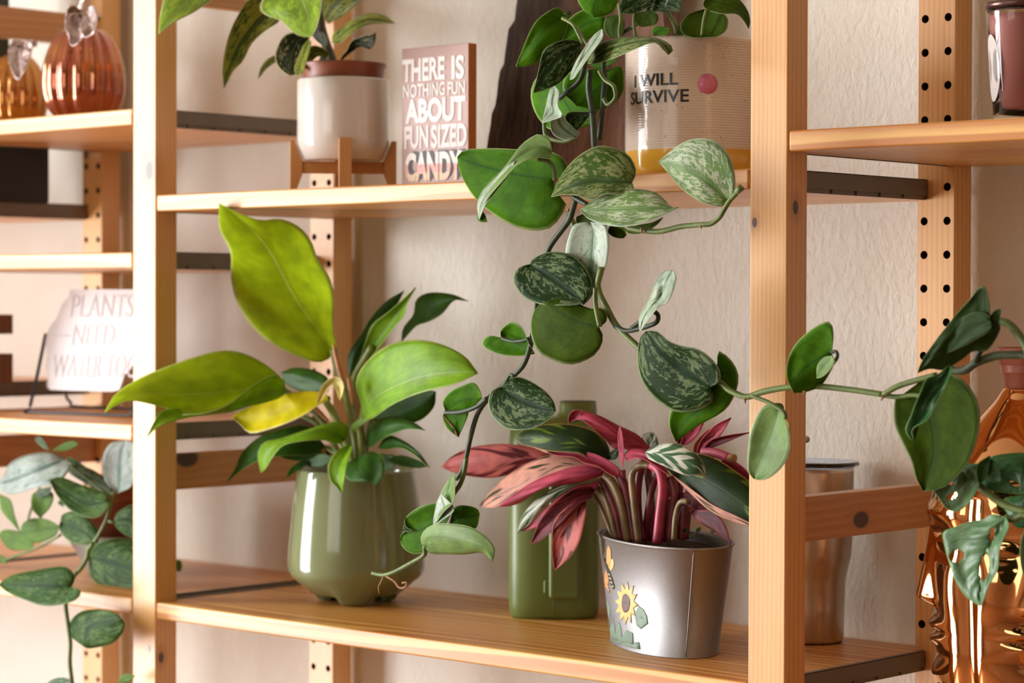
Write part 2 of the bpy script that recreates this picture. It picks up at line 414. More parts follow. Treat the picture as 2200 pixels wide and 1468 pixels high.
# ------------------------------------------------------------------ leaf and stem builders
def leaf(parent, mats, B, T, L, R, Md=None, Y=0.0, d=(0, 0), arch=0.0, cup=(0.0, 0.0), n=20, m=5, holes=(), name='leaf', label=None, rip=.0012, th=.0005):
    """mats = (towards viewer, away). All coordinates of edges in photo pixels, depths in metres (towards the viewer)."""
    L = pts2(L); R = pts2(R); Md = pts2(Md) if Md else None
    e = lambda P: [(p[0], p[1], 0) for p in P]
    if holes: n, m = 56, 18
    CL = catmull(e([B] + L + [T]), n); CR = catmull(e([B] + R + [T]), n)
    if Md: CM = catmull(e([B] + Md + [T]), n)
    else: CM = [(a * .5 + b * .5) for a, b in zip(CL, CR)]
    V, UVs, F, px = [], [], [], []
    sd = random.random() * 50
    for i in range(n):
        s = i / (n - 1)
        for j in range(-m, m + 1):
            u = j / m; a = abs(u); E = CL[i] if u < 0 else CR[i]
            p = CM[i].lerp(E, a)
            dd = d[0] + (d[1] - d[0]) * s + arch * 4 * s * (1 - s) + (cup[0] if u < 0 else cup[1]) * (a ** 1.5) * math.sin(PI * min(1, max(0, s * .92 + .04))) ** .6
            dd += rip * (noise.noise(Vector((s * 4 + sd, u * 1.6, 0))) + .5 * math.cos(a * 2.0) * math.sin((s - .3 * a) * 40) * .35) * min(1, 4 * s * (1 - s) + .1)
            V.append(at(p.x, p.y, Y - dd)); UVs.append((u * .5 + .5, s)); px.append((p.x, p.y))
    w = 2 * m + 1
    for i in range(n - 1):
        for j in range(w - 1):
            q = (i * w + j, i * w + j + 1, (i + 1) * w + j + 1, (i + 1) * w + j)
            if holes:
                cx = sum(px[k][0] for k in q) / 4; cy = sum(px[k][1] for k in q) / 4; hit = False
                for (hx, hy, ra, rb, an) in holes:
                    c_, s_ = math.cos(an), math.sin(an); dx, dy = cx - hx, cy - hy
                    if ((dx * c_ + dy * s_) / ra) ** 2 + ((-dx * s_ + dy * c_) / rb) ** 2 < 1: hit = True
                if hit: continue
            F.append(q)
    # orient towards the viewer (drop the loose verts left by holes)
    sgn = 0
    for q in F[::7]:
        nn = (V[q[1]] - V[q[0]]).cross(V[q[3]] - V[q[0]]); sgn += nn.dot(CAM - V[q[0]])
    if sgn < 0: F = [f[::-1] for f in F]
    if holes:
        used = sorted({i for f in F for i in f}); mp = {a: b for b, a in enumerate(used)}
        V = [V[i] for i in used]; UVs = [UVs[i] for i in used]; F = [tuple(mp[i] for i in f) for f in F]
    return mesh(name, V, F, list(mats), parent, uvs=UVs, solid=th, label=label)
def stem(parent, pts, r, mat, Y=0.0, name='stem', label=None, seg=8):
    P = [at(p[0], p[1], Y - (p[2] if len(p) > 2 else 0)) for p in (pts2(pts) if isinstance(pts, str) else pts)]
    v, f = tubem(P, r, seg)
    return mesh(name, v, f, mat, parent, label=label)

# ------------------------------------------------------------------ shared bits
HX = Vector((-FV.x, -FV.y, 0)).normalized()      # horizontal direction towards the viewer
def tocam(c):
    d = CAM - Vector(c); d.z = 0; return d.normalized()
M_soil = None
def soilmat():
    m = N('potting_soil', .95, 0, .2); f = m.noise(m.pos(), 260, 4, .7)
    m.base(m.mix(m.smooth(f, .35, .7), (.018, .010, .006), (.10, .06, .035))); m.bump(f, .9, .003); return m.m
M_soil = soilmat()
def soil(parent, c, r, z, ry=None, rot=0.0, name='soil'):
    ry = ry or r; V = [(c[0], c[1], z + .003)]; F = []; n = 28; k = 6
    for j in range(1, k + 1):
        for i in range(n):
            a = 2 * PI * i / n; q = j / k
            x, y = r * q * math.cos(a), ry * q * math.sin(a)
            V.append((c[0] + x * math.cos(rot) - y * math.sin(rot), c[1] + x * math.sin(rot) + y * math.cos(rot), z + .003 * (1 - q) + random.uniform(-.0012, .0012) * (j < k)))
    for i in range(n):
        l = (i + 1) % n; F.append((0, 1 + i, 1 + l))
        for j in range(k - 1): F.append((1 + j * n + i, 1 + (j + 1) * n + i, 1 + (j + 1) * n + l, 1 + j * n + l))
    return mesh(name, V, F, M_soil, parent)
def zat(px, py, P, R=0.0):
    """height of the photo point on the near side (radius R) of something standing at P"""
    dep = (Vector(P) - CAM).dot(FV) - R
    return (CAM + ray(px, py) * dep).z
# text
FS = {}
def text_geo(body, bold=0.0, key=None):
    cu = bpy.data.curves.new('t', 'FONT'); cu.body = body; cu.offset = bold; cu.resolution_u = 4; cu.fill_mode = 'FRONT'
    o = bpy.data.objects.new('t', cu); COL.objects.link(o)
    dg = bpy.context.evaluated_depsgraph_get(); me = bpy.data.meshes.new_from_object(o.evaluated_get(dg))
    V = [v.co.copy() for v in me.vertices]; F = [tuple(p.vertices) for p in me.polygons]
    bpy.data.objects.remove(o); bpy.data.curves.remove(cu); bpy.data.meshes.remove(me)
    x0, x1 = min(v.x for v in V), max(v.x for v in V); y0, y1 = min(v.y for v in V), max(v.y for v in V)
    V = [((v.x - x0) / (x1 - x0), (v.y - y0) / (y1 - y0)) for v in V]
    return V, F
def lettering(name, body, parent, mat, fn, bold=0.0, label=None, thick=.0004):
    V, F = text_geo(body, bold); P = [fn(u, v) for u, v in V]
    # make it face the viewer and give it thickness
    q = F[0]; nn = (P[q[1]] - P[q[0]]).cross(P[q[2]] - P[q[0]])
    if nn.dot(CAM - P[q[0]]) < 0: F = [f[::-1] for f in F]
    o = mesh(name, P, F, [mat, mat], parent, smooth=False, solid=thick, label=label)
    o.modifiers['s'].offset = 1
    return o

# ------------------------------------------------------------------ wall-side things on the upper middle shelf
Z1 = .1182; Z2 = -.3301
# weathered dark plank leaning on the wall
def dark_board():
    m = N('weathered_bark_board', .72, 0, .35)
    p = m.pos(); q = m.scale(p, (1, 1, .12))
    f = m.noise(q, 60, 5, .65, .8); g = m.noise(p, 9, 3)
    sep = m.n('ShaderNodeSeparateXYZ'); m.l(p, sep.inputs[0])
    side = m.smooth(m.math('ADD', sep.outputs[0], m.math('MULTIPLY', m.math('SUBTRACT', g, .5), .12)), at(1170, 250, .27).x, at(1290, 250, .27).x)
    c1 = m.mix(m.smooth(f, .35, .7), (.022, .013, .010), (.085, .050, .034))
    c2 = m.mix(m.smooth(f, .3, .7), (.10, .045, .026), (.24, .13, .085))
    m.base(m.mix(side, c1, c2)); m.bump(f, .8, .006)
    left = pts2('1027,470 1025,400 1026,330 1030,262 1030,226 1036,222 1040,150 1049,143 1053,60 1063,46 1064,0 1068,-60 1070,-140')
    Y = .235; V = []; F = []; n = 26
    C = catmull([(a, b, 0) for a, b in left], n)
    zb = at(1100, 470, Y).z
    for i, c in enumerate(C):
        P = at(c.x, c.y, Y); Q = at(1400 + 6 * math.sin(i), c.y, Y)
        P.x += noise.noise(Vector((i * .9, 0, 0))) * .0015
        lean = (P.z - Z1) * .13
        row = []
        for k in range(9):
            t = k / 8; x = P.x + (Q.x - P.x) * t
            yy = Y + lean + .004 * noise.noise(Vector((x * 40, P.z * 9, 1)))
            row.append((x, yy if k else yy + .008, max(P.z, Z1 + .0005)))
        row += [(row[-1][0], Y + lean + .022, row[-1][2]), (row[0][0] + .004, Y + lean + .022, row[0][2])]
        V += row
    w = 11
    for i in range(n - 1):
        for k in range(w): F.append((i * w + k, i * w + (k + 1) % w, (i + 1) * w + (k + 1) % w, (i + 1) * w + k))
    F.append(tuple(range(w))); F.append(tuple(range((n - 1) * w, n * w))[::-1])
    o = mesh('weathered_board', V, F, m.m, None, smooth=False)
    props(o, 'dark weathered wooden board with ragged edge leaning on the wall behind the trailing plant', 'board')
dark_board()

# white pot in a bamboo stand
M_bamboo = wood('bamboo', 2, 31, light=(.62, .32, .11), dark=(.46, .20, .06), rings=260, contrast=.4, wav=.2)
cW = at(737, 380, .13); s = mpp(cW)
zz = lambda y: zat(737, y, cW)
M_white = plain('white_glaze', (.70, .655, .60), .16, coat=.4, var=.015, vs=20)
t = thing('plant_pot', 'white cylindrical pot standing in a four legged bamboo stand', 'plant pot', (cW.x, cW.y, Z1))
R0 = 99 * s; zb = zz(346)
prof = [(0.001, zb), (80 * s, zb), (85 * s, zb + 1.5 * s), (R0 - 1.5 * s, zz(315)), (R0, zz(309)), (R0, zz(177)), (R0 - 2 * s, zz(172.5)), (R0 - 5 * s, zz(172.5)), (R0 - 7 * s, zz(178)), (R0 - 7 * s, zz(300))]
v, f = lathe([(r, z - Z1) for r, z in prof], (cW.x, cW.y, Z1), 72)
mesh('pot', v, f, M_white, t)
e1 = tocam(cW); e1 = Vector((e1.x * math.cos(.04) - e1.y * math.sin(.04), e1.x * math.sin(.04) + e1.y * math.cos(.04), 0)); e2 = Vector((-e1.y, e1.x, 0))
ztop, zleg, zbar0, zbar1 = zz(303), Z1, zz(374), zz(345)
for k in range(4):
    er = [e1, e2, -e1, -e2][k]; et = Vector((-er.y, er.x, 0)); w = 13.5 * s
    poly = [(114 * s, zleg), (114 * s, ztop), (104 * s, ztop), (87 * s, zbar1), (87 * s, zbar0), (103 * s, zleg)]
    V = []; 
    for sg in (-1, 1): V += [Vector((cW.x, cW.y, 0)) + er * r + et * (w * sg) + Vector((0, 0, z)) for r, z in poly]
    n = 6; F = [tuple(range(n)), tuple(range(n, 2 * n))[::-1]] + [(i, (i + 1) % n, n + (i + 1) % n, n + i)[::-1] for i in range(n)]
    mesh('leg', V, F, M_bamboo, t, smooth=False, bevel=.0008)
for k, (ea, eb) in enumerate(((e1, e2), (e2, e1))):
    V = []
    for z in (zbar0 + k * .0003, zbar1 - .0008 - k * .0003):
        for a, b in ((-1, -1), (1, -1), (1, 1), (-1, 1)): V.append(Vector((cW.x, cW.y, z)) + ea * (87 * s * a) + eb * (7 * s * b))
    mesh('cross_bar', V, [(0, 1, 2, 3), (7, 6, 5, 4), (0, 4, 5, 1), (1, 5, 6, 2), (2, 6, 7, 3), (3, 7, 4, 0)], M_bamboo, t, smooth=False, bevel=.0006)
# rubber plant in its nursery pot
M_terra = plain('brown_plastic', (.26, .075, .035), .42, var=.05)
t = thing('rubber_plant', 'variegated rubber plant in a brown nursery pot sitting in the white pot', 'potted plant', (cW.x, cW.y, zz(300)))
ra, rb = 93 * s, 84 * s
prof = [(0.001, zz(300)), (70 * s, zz(300)), (rb, zz(180)), (86 * s, zz(171)), (88 * s, zz(152)), (91.5 * s, zz(146)), (93 * s, zz(140)), (92 * s, zz(138.5)), (90 * s, zz(140)), (85 * s, zz(152)), (82 * s, zz(190))]
v, f = lathe([(r, z) for r, z in prof], (cW.x, cW.y, 0), 56)
mesh('nursery_pot', v, f, M_terra, t)
soil(t, cW, 83 * s, zz(152))
bark = plain('brown_green_stem', (.085, .075, .03), .6, var=.3, vs=120)
Yf = .13
stem(t, '716,150 712,128 705,108 695,78 689,52 684,20 676,-20 672,-80', lambda q: .0058 - .002 * q, bark, Yf, label='woody brown stem')
FT = [leaf_mat('rubber_leaf_a', (.035, .085, .018), (.36, .40, .06), .44, .05, (5, 10), 1.6, vein=(.45, .48, .15), vs=.5, edge=(.62, .60, .30), rough=.32),
      leaf_mat('rubber_leaf_b', (.17, .30, .02), (.30, .46, .04), .5, .08, (5, 10), 1.6, vein=(.55, .55, .22), vs=.5, edge=(.70, .70, .36), rough=.32),
      leaf_mat('rubber_leaf_c', (.020, .045, .018), (.60, .55, .30), .60, .04, (6, 9), 1.7, vein=(.4, .4, .15), vs=.4, edge=(.62, .58, .30), rough=.3)]
fu = FT[1]
lf = lambda mt, *a, **k: leaf(t, (FT[mt], fu), *a, **k)
lf(1, (505, -45), (340, 73), '420,-60 362,-22 345,28', '470,-12 418,25 376,46 355,62', '430,-20 380,25', Y=Yf - .09, d=(0, .10), cup=(-.01, .012))
lf(0, (605, 15), (481, 191), '590,-25 540,-8 514,28 494,70 483,112 478,150', '600,45 570,66 541,94 522,131 502,152 492,170', '575,30 540,66 512,104 492,150', Y=Yf - .03, d=(0, .045), cup=(.012, -.004))
lf(1, (628, -48), (665, 81), '585,-32 558,14 572,33 603,44 620,62 642,77', '690,-32 691,5 684,45 674,70', '645,-10 662,35', Y=Yf - .05, d=(0, .04), cup=(-.012, .02))
lf(0, (697, 42), (796, -38), '690,5 720,-30 760,-45', '716,46 752,22 780,-5', Y=Yf, d=(0, .02))
lf(0, (713, 92), (849, 50), '716,72 738,56 771,33 803,27 830,35', '731,92 754,73 787,55 821,50', '745,66 790,42', Y=Yf - .01, d=(0, -.01), arch=.01, cup=(-.008, .01))
lf(2, (730, 135), (808, 70), '736,120 745,110 756,88 780,77 795,76', '742,123 757,111 776,100 795,106 806,92', Y=Yf - .01, d=(0, .01), cup=(.006, -.004))
lf(2, (664, 82), (624, 162), '640,70 612,76 598,96 591,122 598,143 612,157', '663,96 655,115 645,142 634,160', '640,88 625,125', Y=Yf - .05, d=(0, .03), cup=(.01, -.008))
lf(0, (662, 84), (640, 164), '650,100 640,125 632,150', '668,92 662,118 655,140 650,156', Y=Yf - .055, d=(0, .035), cup=(.0, .012))
lf(0, (708, 116), (647, 156), '690,102 668,100 652,122 646,140', '700,124 684,121 668,134 657,146', Y=Yf - .02, d=(0, .03), cup=(.006, -.003))
lf(0, (604, 118), (554, 170), '590,119 572,129 560,146 556,160', '596,131 582,140 570,150 562,161', Y=Yf - .02, d=(0, .01))
lf(2, (700, 100), (672, 60), '690,96 676,84 668,70', '704,88 694,70 682,60', Y=Yf - .01)
lf(2, (712, 125), (684, 138), '700,116 688,122', '706,130 696,138', Y=Yf + .01)

# candy sign
M_pinkpaint = plain('rose_copper_paint', (.40, .235, .19), .42, .0, var=.06, vs=14)
M_side = plain('copper_brown_paint', (.46, .16, .03), .5)
Ys = .135
A0 = at(863, 394, Ys); A1 = at(1006, 389, Ys); zt0 = at(860.6, 106, Ys).z
dt = (at(1022, 385, Ys + .01).x - A1.x)
t = thing('quote_sign', 'small pink block sign with white capital letters and a candy word', 'sign', ((A0.x + A1.x) / 2, Ys, Z1))
xa, xb = A0.x, A1.x; th = .0125
v, f = box(xa, xb, Ys, Ys + th, Z1, zt0); fm = [0] * 6
mesh('block', v, f, [M_pinkpaint, M_side], t, smooth=False, fm=[0, 1, 0, 1, 1, 1], bevel=.0006)
M_wl = plain('white_print', (.86, .82, .80), .6)
def onplane(x0, x1, y0, y1, off=.0002):
    xm = (x0 + x1) / 2
    a, b = at(x0, (y0 + y1) / 2, Ys), at(x1, (y0 + y1) / 2, Ys); top, bot = at(xm, y0, Ys).z, at(xm, y1, Ys).z
    return lambda u, v: Vector((a.x + (b.x - a.x) * u, Ys - off, bot + (top - bot) * v))
for w, x0, x1, y0, y1, bo in (('THERE', 865, 956.6, 124.7, 174, .035), ('IS', 971, 998, 118.5, 170, .035), ('NOTHING', 867, 957, 179, 208, .02), ('FUN', 962.7, 1000, 175, 203, .02), ('ABOUT', 871.5, 1001, 209.5, 263, .045), ('FUN', 870, 921, 270.6, 320, .035), ('SIZED', 927, 1003.5, 266, 317, .035)):
    lettering('lettering', w, t, M_wl, onplane(x0, x1, y0, y1), bo)
M_navy = plain('dark_print', (.035, .03, .05), .5)
def candymat():
    m = N('candy_print', .45); sep = m.n('ShaderNodeSeparateXYZ'); m.l(m.pos(), sep.inputs[0]); z = sep.outputs[2]
    za, zb_ = at(930, 352, Ys).z, at(930, 370, Ys).z
    c = m.mix(m.smooth(z, zb_ - .0015, zb_ + .0015), (.80, .58, .38), (.78, .38, .31)); c = m.mix(m.smooth(z, za - .0015, za + .0015), c, (.84, .80, .74)); return m.base(c)
M_candy = candymat()
lettering('lettering', 'CANDY', t, M_navy, onplane(877, 1000, 322, 384, .0002), .075)
lettering('lettering', 'CANDY', t, M_candy, onplane(872, 994, 326, 389, .0008), .05)

# ------------------------------------------------------------------ tall white and yellow pot with the trailing satin pothos
cP = at(1490, 330, .105); sP = mpp(cP); RP = 148 * sP
def zfr(y): return zat(1490, y, cP, RP)
t = thing('satin_pothos', 'satin pothos with silver speckled leaves trailing from a cream and yellow pot', 'potted plant', (cP.x, cP.y, Z1))
SP = t
def potmat():
    m = N('cream_speckled_glaze', .14, 0, .5, .5); p = m.pos(); sep = m.n('ShaderNodeSeparateXYZ'); m.l(p, sep.inputs[0]); z = sep.outputs[2]
    sp = m.smooth(m.noise(p, 420, 1), .70, .76); base = m.mix(sp, (.74, .63, .52), (.42, .25, .14))
    zy = zfr(318)
    m.base(m.mix(m.smooth(z, zy - .0007, zy + .0007), (.80, .45, .045), base))
    rid = m.math('MULTIPLY', m.math('SINE', m.math('MULTIPLY', z, 2600.0)), m.smooth(z, zy, zy + .004))
    m.bump(m.math('ADD', rid, m.math('MULTIPLY', m.noise(p, 60, 2), 1.5)), .28, .0006); return m.m
ztop = zfr(76)
prof = [(.001, Z1), (RP * .9, Z1), (RP * .965, Z1 + .003), (RP * .985, Z1 + .008), (RP, Z1 + .03), (RP, ztop - .004), (RP * .99, ztop), (RP * .965, ztop), (RP * .955, ztop - .004), (RP * .95, ztop - .04)]
v, f = lathe([(r, z) for r, z in prof], (cP.x, cP.y, 0), 96)
pot = mesh('pot', v, f, potmat(), t)
soil(t, cP, RP * .95, ztop - .018)
def cyl_angle(px, py):
    d = ray(px, py); d2 = Vector((d.x, d.y)); o = Vector((CAM.x - cP.x, CAM.y - cP.y))
    a, b, c = d2.dot(d2), 2 * o.dot(d2), o.dot(o) - RP * RP; k = (-b - math.sqrt(max(0, b * b - 4 * a * c))) / (2 * a)
    P = CAM + d * k; return math.atan2(P.y - cP.y, P.x - cP.x), P.z
def oncyl(x0, x1, y0, y1, off=.0001):
    a0, _ = cyl_angle(x0, (y0 + y1) / 2); a1, _ = cyl_angle(x1, (y0 + y1) / 2)
    if a1 < a0: a1 += 2 * PI
    xm = (x0 + x1) / 2; zt_, zb_ = cyl_angle(xm, y0)[1], cyl_angle(xm, y1)[1]
    def fn(u, v):
        a = a0 + (a1 - a0) * u; r = RP + off
        return Vector((cP.x + r * math.cos(a), cP.y + r * math.sin(a), zb_ + (zt_ - zb_) * v))
    return fn
M_blk = plain('black_lettering', (.012, .014, .016), .3)
lettering('lettering', 'I WILL', pot, M_blk, oncyl(1364, 1457, 158, 184), .012)
lettering('lettering', 'SURVIVE', pot, M_blk, oncyl(1356, 1480, 193, 220.5), .012)
fn = oncyl(1498.5, 1541.5, 158, 202, .0002); V = [fn(.5, .5)] + [fn(.5 + .5 * math.cos(q * PI / 16), .5 + .5 * math.sin(q * PI / 16)) for q in range(32)]
mesh('pink_dot', V, [(0, 1 + i, 1 + (i + 1) % 32) for i in range(32)], [plain('pink_enamel', (.72, .20, .33), .25)] * 2, pot, solid=.0003, label='round pink dot').modifiers['s'].offset = 1

VE = (.10, .17, .05)
sTop = leaf_mat('pothos_top_dark', (.012, .036, .006), (.125, .175, .08), .535, .02, (6, 9), 1.5, vein=(.010, .03, .012), vs=.7, midw=.10, rough=.42, trans=.12, edge=(.24, .32, .16), spec=.12)
sTop2 = leaf_mat('pothos_top_olive', (.045, .10, .010), (.22, .26, .10), .50, .025, (6, 11), 1.5, vein=(.03, .06, .02), vs=.7, midw=.09, rough=.45, trans=.15, edge=(.35, .42, .2), spec=.25)
sTop3 = leaf_mat('pothos_top_pale', (.13, .24, .06), (.42, .49, .33), .51, .025, (6, 11), 1.5, vein=(.12, .22, .07), vs=.6, midw=.06, rough=.38, trans=.15, edge=(.5, .6, .45))
sSil = leaf_mat('pothos_silver', (.13, .24, .13), (.42, .51, .40), .40, .10, (5, 9), 1.5, vein=(.13, .25, .14), vs=.8, midw=.05, rough=.33, trans=.08, edge=(.45, .55, .4), spec=.6)
sUn = leaf_mat('pothos_underside', (.06, .20, .003), (.09, .26, .005), .5, .2, (5, 9), 1.5, vein=(.035, .10, .02), vs=.75, midw=.05, rough=.5, trans=.35, edge=(.38, .50, .18), nv=6, bmp=.15, spec=.15)
sUnD = leaf_mat('pothos_underside_dark', (.044, .086, .003), (.062, .115, .006), .5, .2, (5, 9), 1.5, vein=(.02, .055, .015), vs=.75, midw=.05, rough=.5, trans=.3, edge=(.25, .32, .14), nv=6, bmp=.15, spec=.1)
sUnP = leaf_mat('pothos_underside_pale', (.17, .30, .08), (.23, .37, .11), .5, .2, (5, 9), 1.5, vein=(.12, .24, .07), vs=.6, midw=.04, rough=.42, trans=.25, edge=(.5, .58, .34), nv=7, bmp=.15)
M_st = plain('green_stem', (.12, .18, .04), .5, var=.3, vs=60)
M_std = plain('dark_green_stem', (.035, .06, .03), .5, var=.3, vs=60)
lf = lambda mt, *a, **k: leaf(SP, {'t': (sTop, sUn), 'o': (sTop2, sUn), 'p': (sTop3, sUn), 's': (sSil, sUnP), 'u': (sUn, sTop), 'd': (sUnD, sTop), 'l': (sUnP, sSil)}[mt], *a, **k)
# crown above the pot rim
lf('u', (1217, 39), (1109, 143), '1203,18 1187,20 1151,46 1126,96', '1219,58 1205,92 1173,113 1155,134 1130,143', '1185,50 1140,100', Y=-.005, d=(0, .01), arch=.012, cup=(.004, -.012))
lf('u', (1226, 36), (1222, 22), '1211,28 1212,40 1220,38', '1228,26', Y=-.008, n=8, m=3)
lf('t', (1250, 92), (1146, 200), '1222,85 1190,93 1167,110 1158,149', '1248,117 1230,148 1202,178 1172,193', '1205,118 1172,158', Y=-.015, d=(0, .02), arch=.01, cup=(.006, -.01))
lf('s', (1293, 62), (1224, 171), '1273,78 1244,120 1229,149', '1294,82 1268,118 1244,152 1233,168', Y=-.03, d=(0, .01), cup=(.0, .022))
lf('o', (1262, 136), (1437, 118), '1262,110 1289,92 1342,79 1399,79 1431,89 1447,105', '1279,136 1314,127 1367,104 1406,91 1424,106', '1320,102 1400,86 1432,100', Y=-.02, d=(0, .035), arch=.015, cup=(-.012, .01))
lf('u', (1325, -40), (1276, 37), '1262,-38 1240,-10 1252,20', '1332,-12 1320,22 1300,34', Y=.03, d=(0, .02), cup=(-.005, -.005))
lf('u', (1300, 38), (1203, 90), '1262,20 1228,36 1210,62', '1296,62 1270,82 1236,95', Y=.035, d=(0, .01), cup=(.006, -.006))
lf('d', (1334, 32), (1322, 84), '1304,36 1297,58 1305,76', '1342,50 1338,70', Y=.035)
lf('t', (1402, -10), (1334, 27), '1370,-30 1342,-8 1330,12', '1404,6 1380,22 1356,30', Y=.02, d=(0, .02))
lf('d', (1400, 22), (1384, 58), '1368,28 1364,44 1372,56', '1414,34 1408,52', Y=.03)
lf('t', (1330, -25), (1462, 24), '1370,-40 1430,-30 1462,0', '1350,10 1400,24 1440,26', Y=.05, d=(0, .01))
lf('d', (1516, 20), (1512, 80), '1480,30 1462,50 1466,72 1488,80', '1540,22 1562,38 1560,64 1540,78', Y=.06, d=(.0, .02), cup=(.008, .008))
lf('d', (1518, -8), (1609, 62), '1512,16 1548,29 1582,30 1598,44', '1552,-14 1585,-4 1606,22 1612,45', Y=.05, d=(0, .0), cup=(.01, -.01))
lf('u', (1440, 60), (1404, 78), '1410,56 1400,66', '1436,74', Y=.03, n=10, m=3)
lf('d', (1500, 52), (1448, 76), '1474,46 1452,60', '1488,74 1466,79', Y=.05)
lf('u', (1232, 152), (1272, 268), '1190,148 1158,160 1141,192 1144,228 1162,262 1188,281 1230,279', '1262,178 1285,225', '1205,190 1230,240', Y=.02, d=(0, .01), cup=(-.01, .0))
lf('u', (1305, 150), (1240, 228), '1260,148 1222,156 1209,180 1216,205', '1335,142 1341,170 1338,200 1314,227 1279,236', '1290,185', Y=.012, d=(0, .02), cup=(.006, -.012))
lf('s', (1190, 184), (1164, 264), '1180,196 1172,230', '1201,198 1198,228 1208,248 1188,257', Y=-.02, d=(0, .01), cup=(.0, .015))
lf('s', (1200, 240), (1240, 296), '1190,250 1183,270 1191,290 1214,300', '1215,252 1235,268 1245,285', Y=-.02, cup=(.012, -.012))
lf('t', (1232, 272), (1271, 241), '1215,256 1222,242 1245,240', '1240,280 1256,262', Y=-.024, cup=(.008, -.004))
lf('u', (1268, 140), (1328, 128), '1285,128 1310,122', '1285,150 1310,140', Y=.01, n=10, m=3)
for a, r, m_, y_ in (('1300,172 1296,210 1293,250 1287,300', .0036, M_std, -.01), ('1268,150 1265,191 1273,248 1277,312 1280,350', .0040, M_std, -.022), ('1305,95 1297,140 1301,178 1296,209', .003, M_std, .0), ('1258,128 1247,170 1222,195 1201,212', .0032, M_std, -.012),
                      ('1169,258 1172,290 1190,301 1215,304 1238,295', .0026, M_st, -.02), ('1208,39 1230,52 1241,70 1252,94', .0022, M_st, -.02), ('1287,152 1300,172 1318,185 1322,210 1306,225 1297,212', .0026, M_st, -.02),
                      ('1330,8 1334,40 1331,70 1336,95', .0026, M_st, .02), ('1440,-5 1432,20 1448,50 1455,72', .003, M_st, .045), ('1518,20 1512,45 1508,76', .0022, M_st, .04), ('1365,20 1362,50 1366,78', .0022, M_st, .03), ('1240,60 1262,95 1280,120', .0022, M_st, .0),
                      ('1404,-10 1380,40 1340,70 1305,100', .0028, M_std, .04)):
    stem(SP, a, r * .75, m_, y_)
lf('s', (1106, 345), (1029, 473), '1082,362 1040,408 1025,440', '1096,370 1064,412 1044,438', Y=-.068, d=(0, .006), cup=(-.006, .008), n=14, m=3, name='leaf_fold', label='silvery folded leaf margin')
# big hanging leaves
lf('u', (1190, 386), (982, 338), '1216,372 1215,345 1185,326 1150,321 1116,321 1059,319 1000,322', '1195,416 1216,432 1208,460 1181,491 1144,496 1105,487 1060,461 1020,426 990,376', '1130,378 1050,360', Y=-.03, d=(0, .012), cup=(.005, -.012))
lf('l', (1186, 330), (1030, 473), '1180,298 1160,289 1148,291 1119,312 1084,358 1030,420', '1181,342 1155,338 1116,351 1084,383 1044,432', '1160,315 1105,345 1050,405', Y=-.05, d=(0, .01), arch=.01, cup=(.0, .02))
lf('u', (1036, 455), (1046, 476), '1026,462 1026,474 1036,478', '1042,462', Y=-.062, n=8, m=3)
stem(SP, '1158,342 1178,347 1189,362 1192,388', 0.00210, M_st, -.055)
lf('o', (1358, 393), (1184, 423), '1367,372 1362,350 1342,326 1300,313 1268,319 1229,347 1200,386', '1360,408 1330,418 1300,416 1272,430 1243,421 1212,418', '1335,392 1261,391 1212,408', Y=-.058, d=(0, .012), arch=.006, cup=(-.014, .006))
lf('p', (1246, 451), (1459, 444), '1272,432 1314,413 1350,405 1403,411 1431,432 1442,446', '1265,471 1300,483 1342,487 1385,478 1420,464', '1300,450 1380,448 1432,448', Y=-.068, d=(0, .0), arch=.008, cup=(-.012, .006))
lf('d', (1344, 492), (1424, 468), '1370,484 1400,478', '1352,502 1385,500 1410,484', Y=-.05)
lf('d', (1308, 490), (1345, 505), '1318,485 1340,490', '1306,500 1320,510 1338,512', Y=-.045, cup=(.008, 0))
lf('p', (1562, 430), (1415, 349), '1576,414 1579,382 1568,338 1541,306 1505,297 1470,305 1434,330', '1556,441 1541,444 1505,434 1466,407 1438,376', '1544,412 1502,379 1450,356', Y=-.06, d=(0, .01), arch=.01, cup=(.004, -.010))
stem(SP, '1592,403 1578,420 1567,432 1556,450 1545,468 1527,481 1505,483 1463,487 1420,497 1385,496 1350,490', lambda q: 0.00210 + 0.00042 * q, M_st, -.064)
stem(SP, '1593,402 1582,414', lambda q: 0.00322 - 0.00070 * q, M_st, -.066, name='stem_tip', label='pale knobbly vine tip')
lf('s', (1268, 478), (1253, 655), '1235,482 1223,505 1215,545 1230,600 1243,636', '1300,484 1308,525 1300,575 1284,608 1268,640', '1275,500 1272,562 1266,615', Y=-.052, d=(0, -.008), cup=(.008, .008))
lf('d', (1238, 466), (1304, 485), '1260,458 1285,462', '1240,482 1270,486', Y=-.045, n=10, m=3)
lf('t', (1137, 569), (1254, 650), '1145,556 1173,543 1200,541 1232,550 1259,577 1272,607 1268,632', '1115,575 1102,596 1110,622 1130,642 1163,654 1200,656 1235,655', '1175,590 1215,620', Y=-.058, d=(0, .008), cup=(-.006, .008))
lf('d', (1287, 703), (1174, 648), '1302,692 1303,671 1289,661 1276,664 1255,658 1224,642 1197,640', '1293,714 1296,730 1281,760 1251,778 1220,784 1184,773 1156,756 1142,726 1140,690 1152,660', '1240,690 1200,668', Y=-.066, d=(0, .006), cup=(-.006, -.010))
lf('u', (1078, 727), (1148, 760), '1076,710 1098,692 1120,704 1134,734', '1050,722 1034,738 1048,752 1075,762 1112,765', '1105,735', Y=-.045, cup=(.012, .006))
lf('t', (1078, 833), (1194, 882), '1088,816 1112,810 1143,821 1173,842 1190,864', '1058,838 1049,860 1054,889 1078,916 1105,925 1146,920 1178,902', '1102,852 1156,874', Y=-.062, d=(0, .01), cup=(-.008, .008))
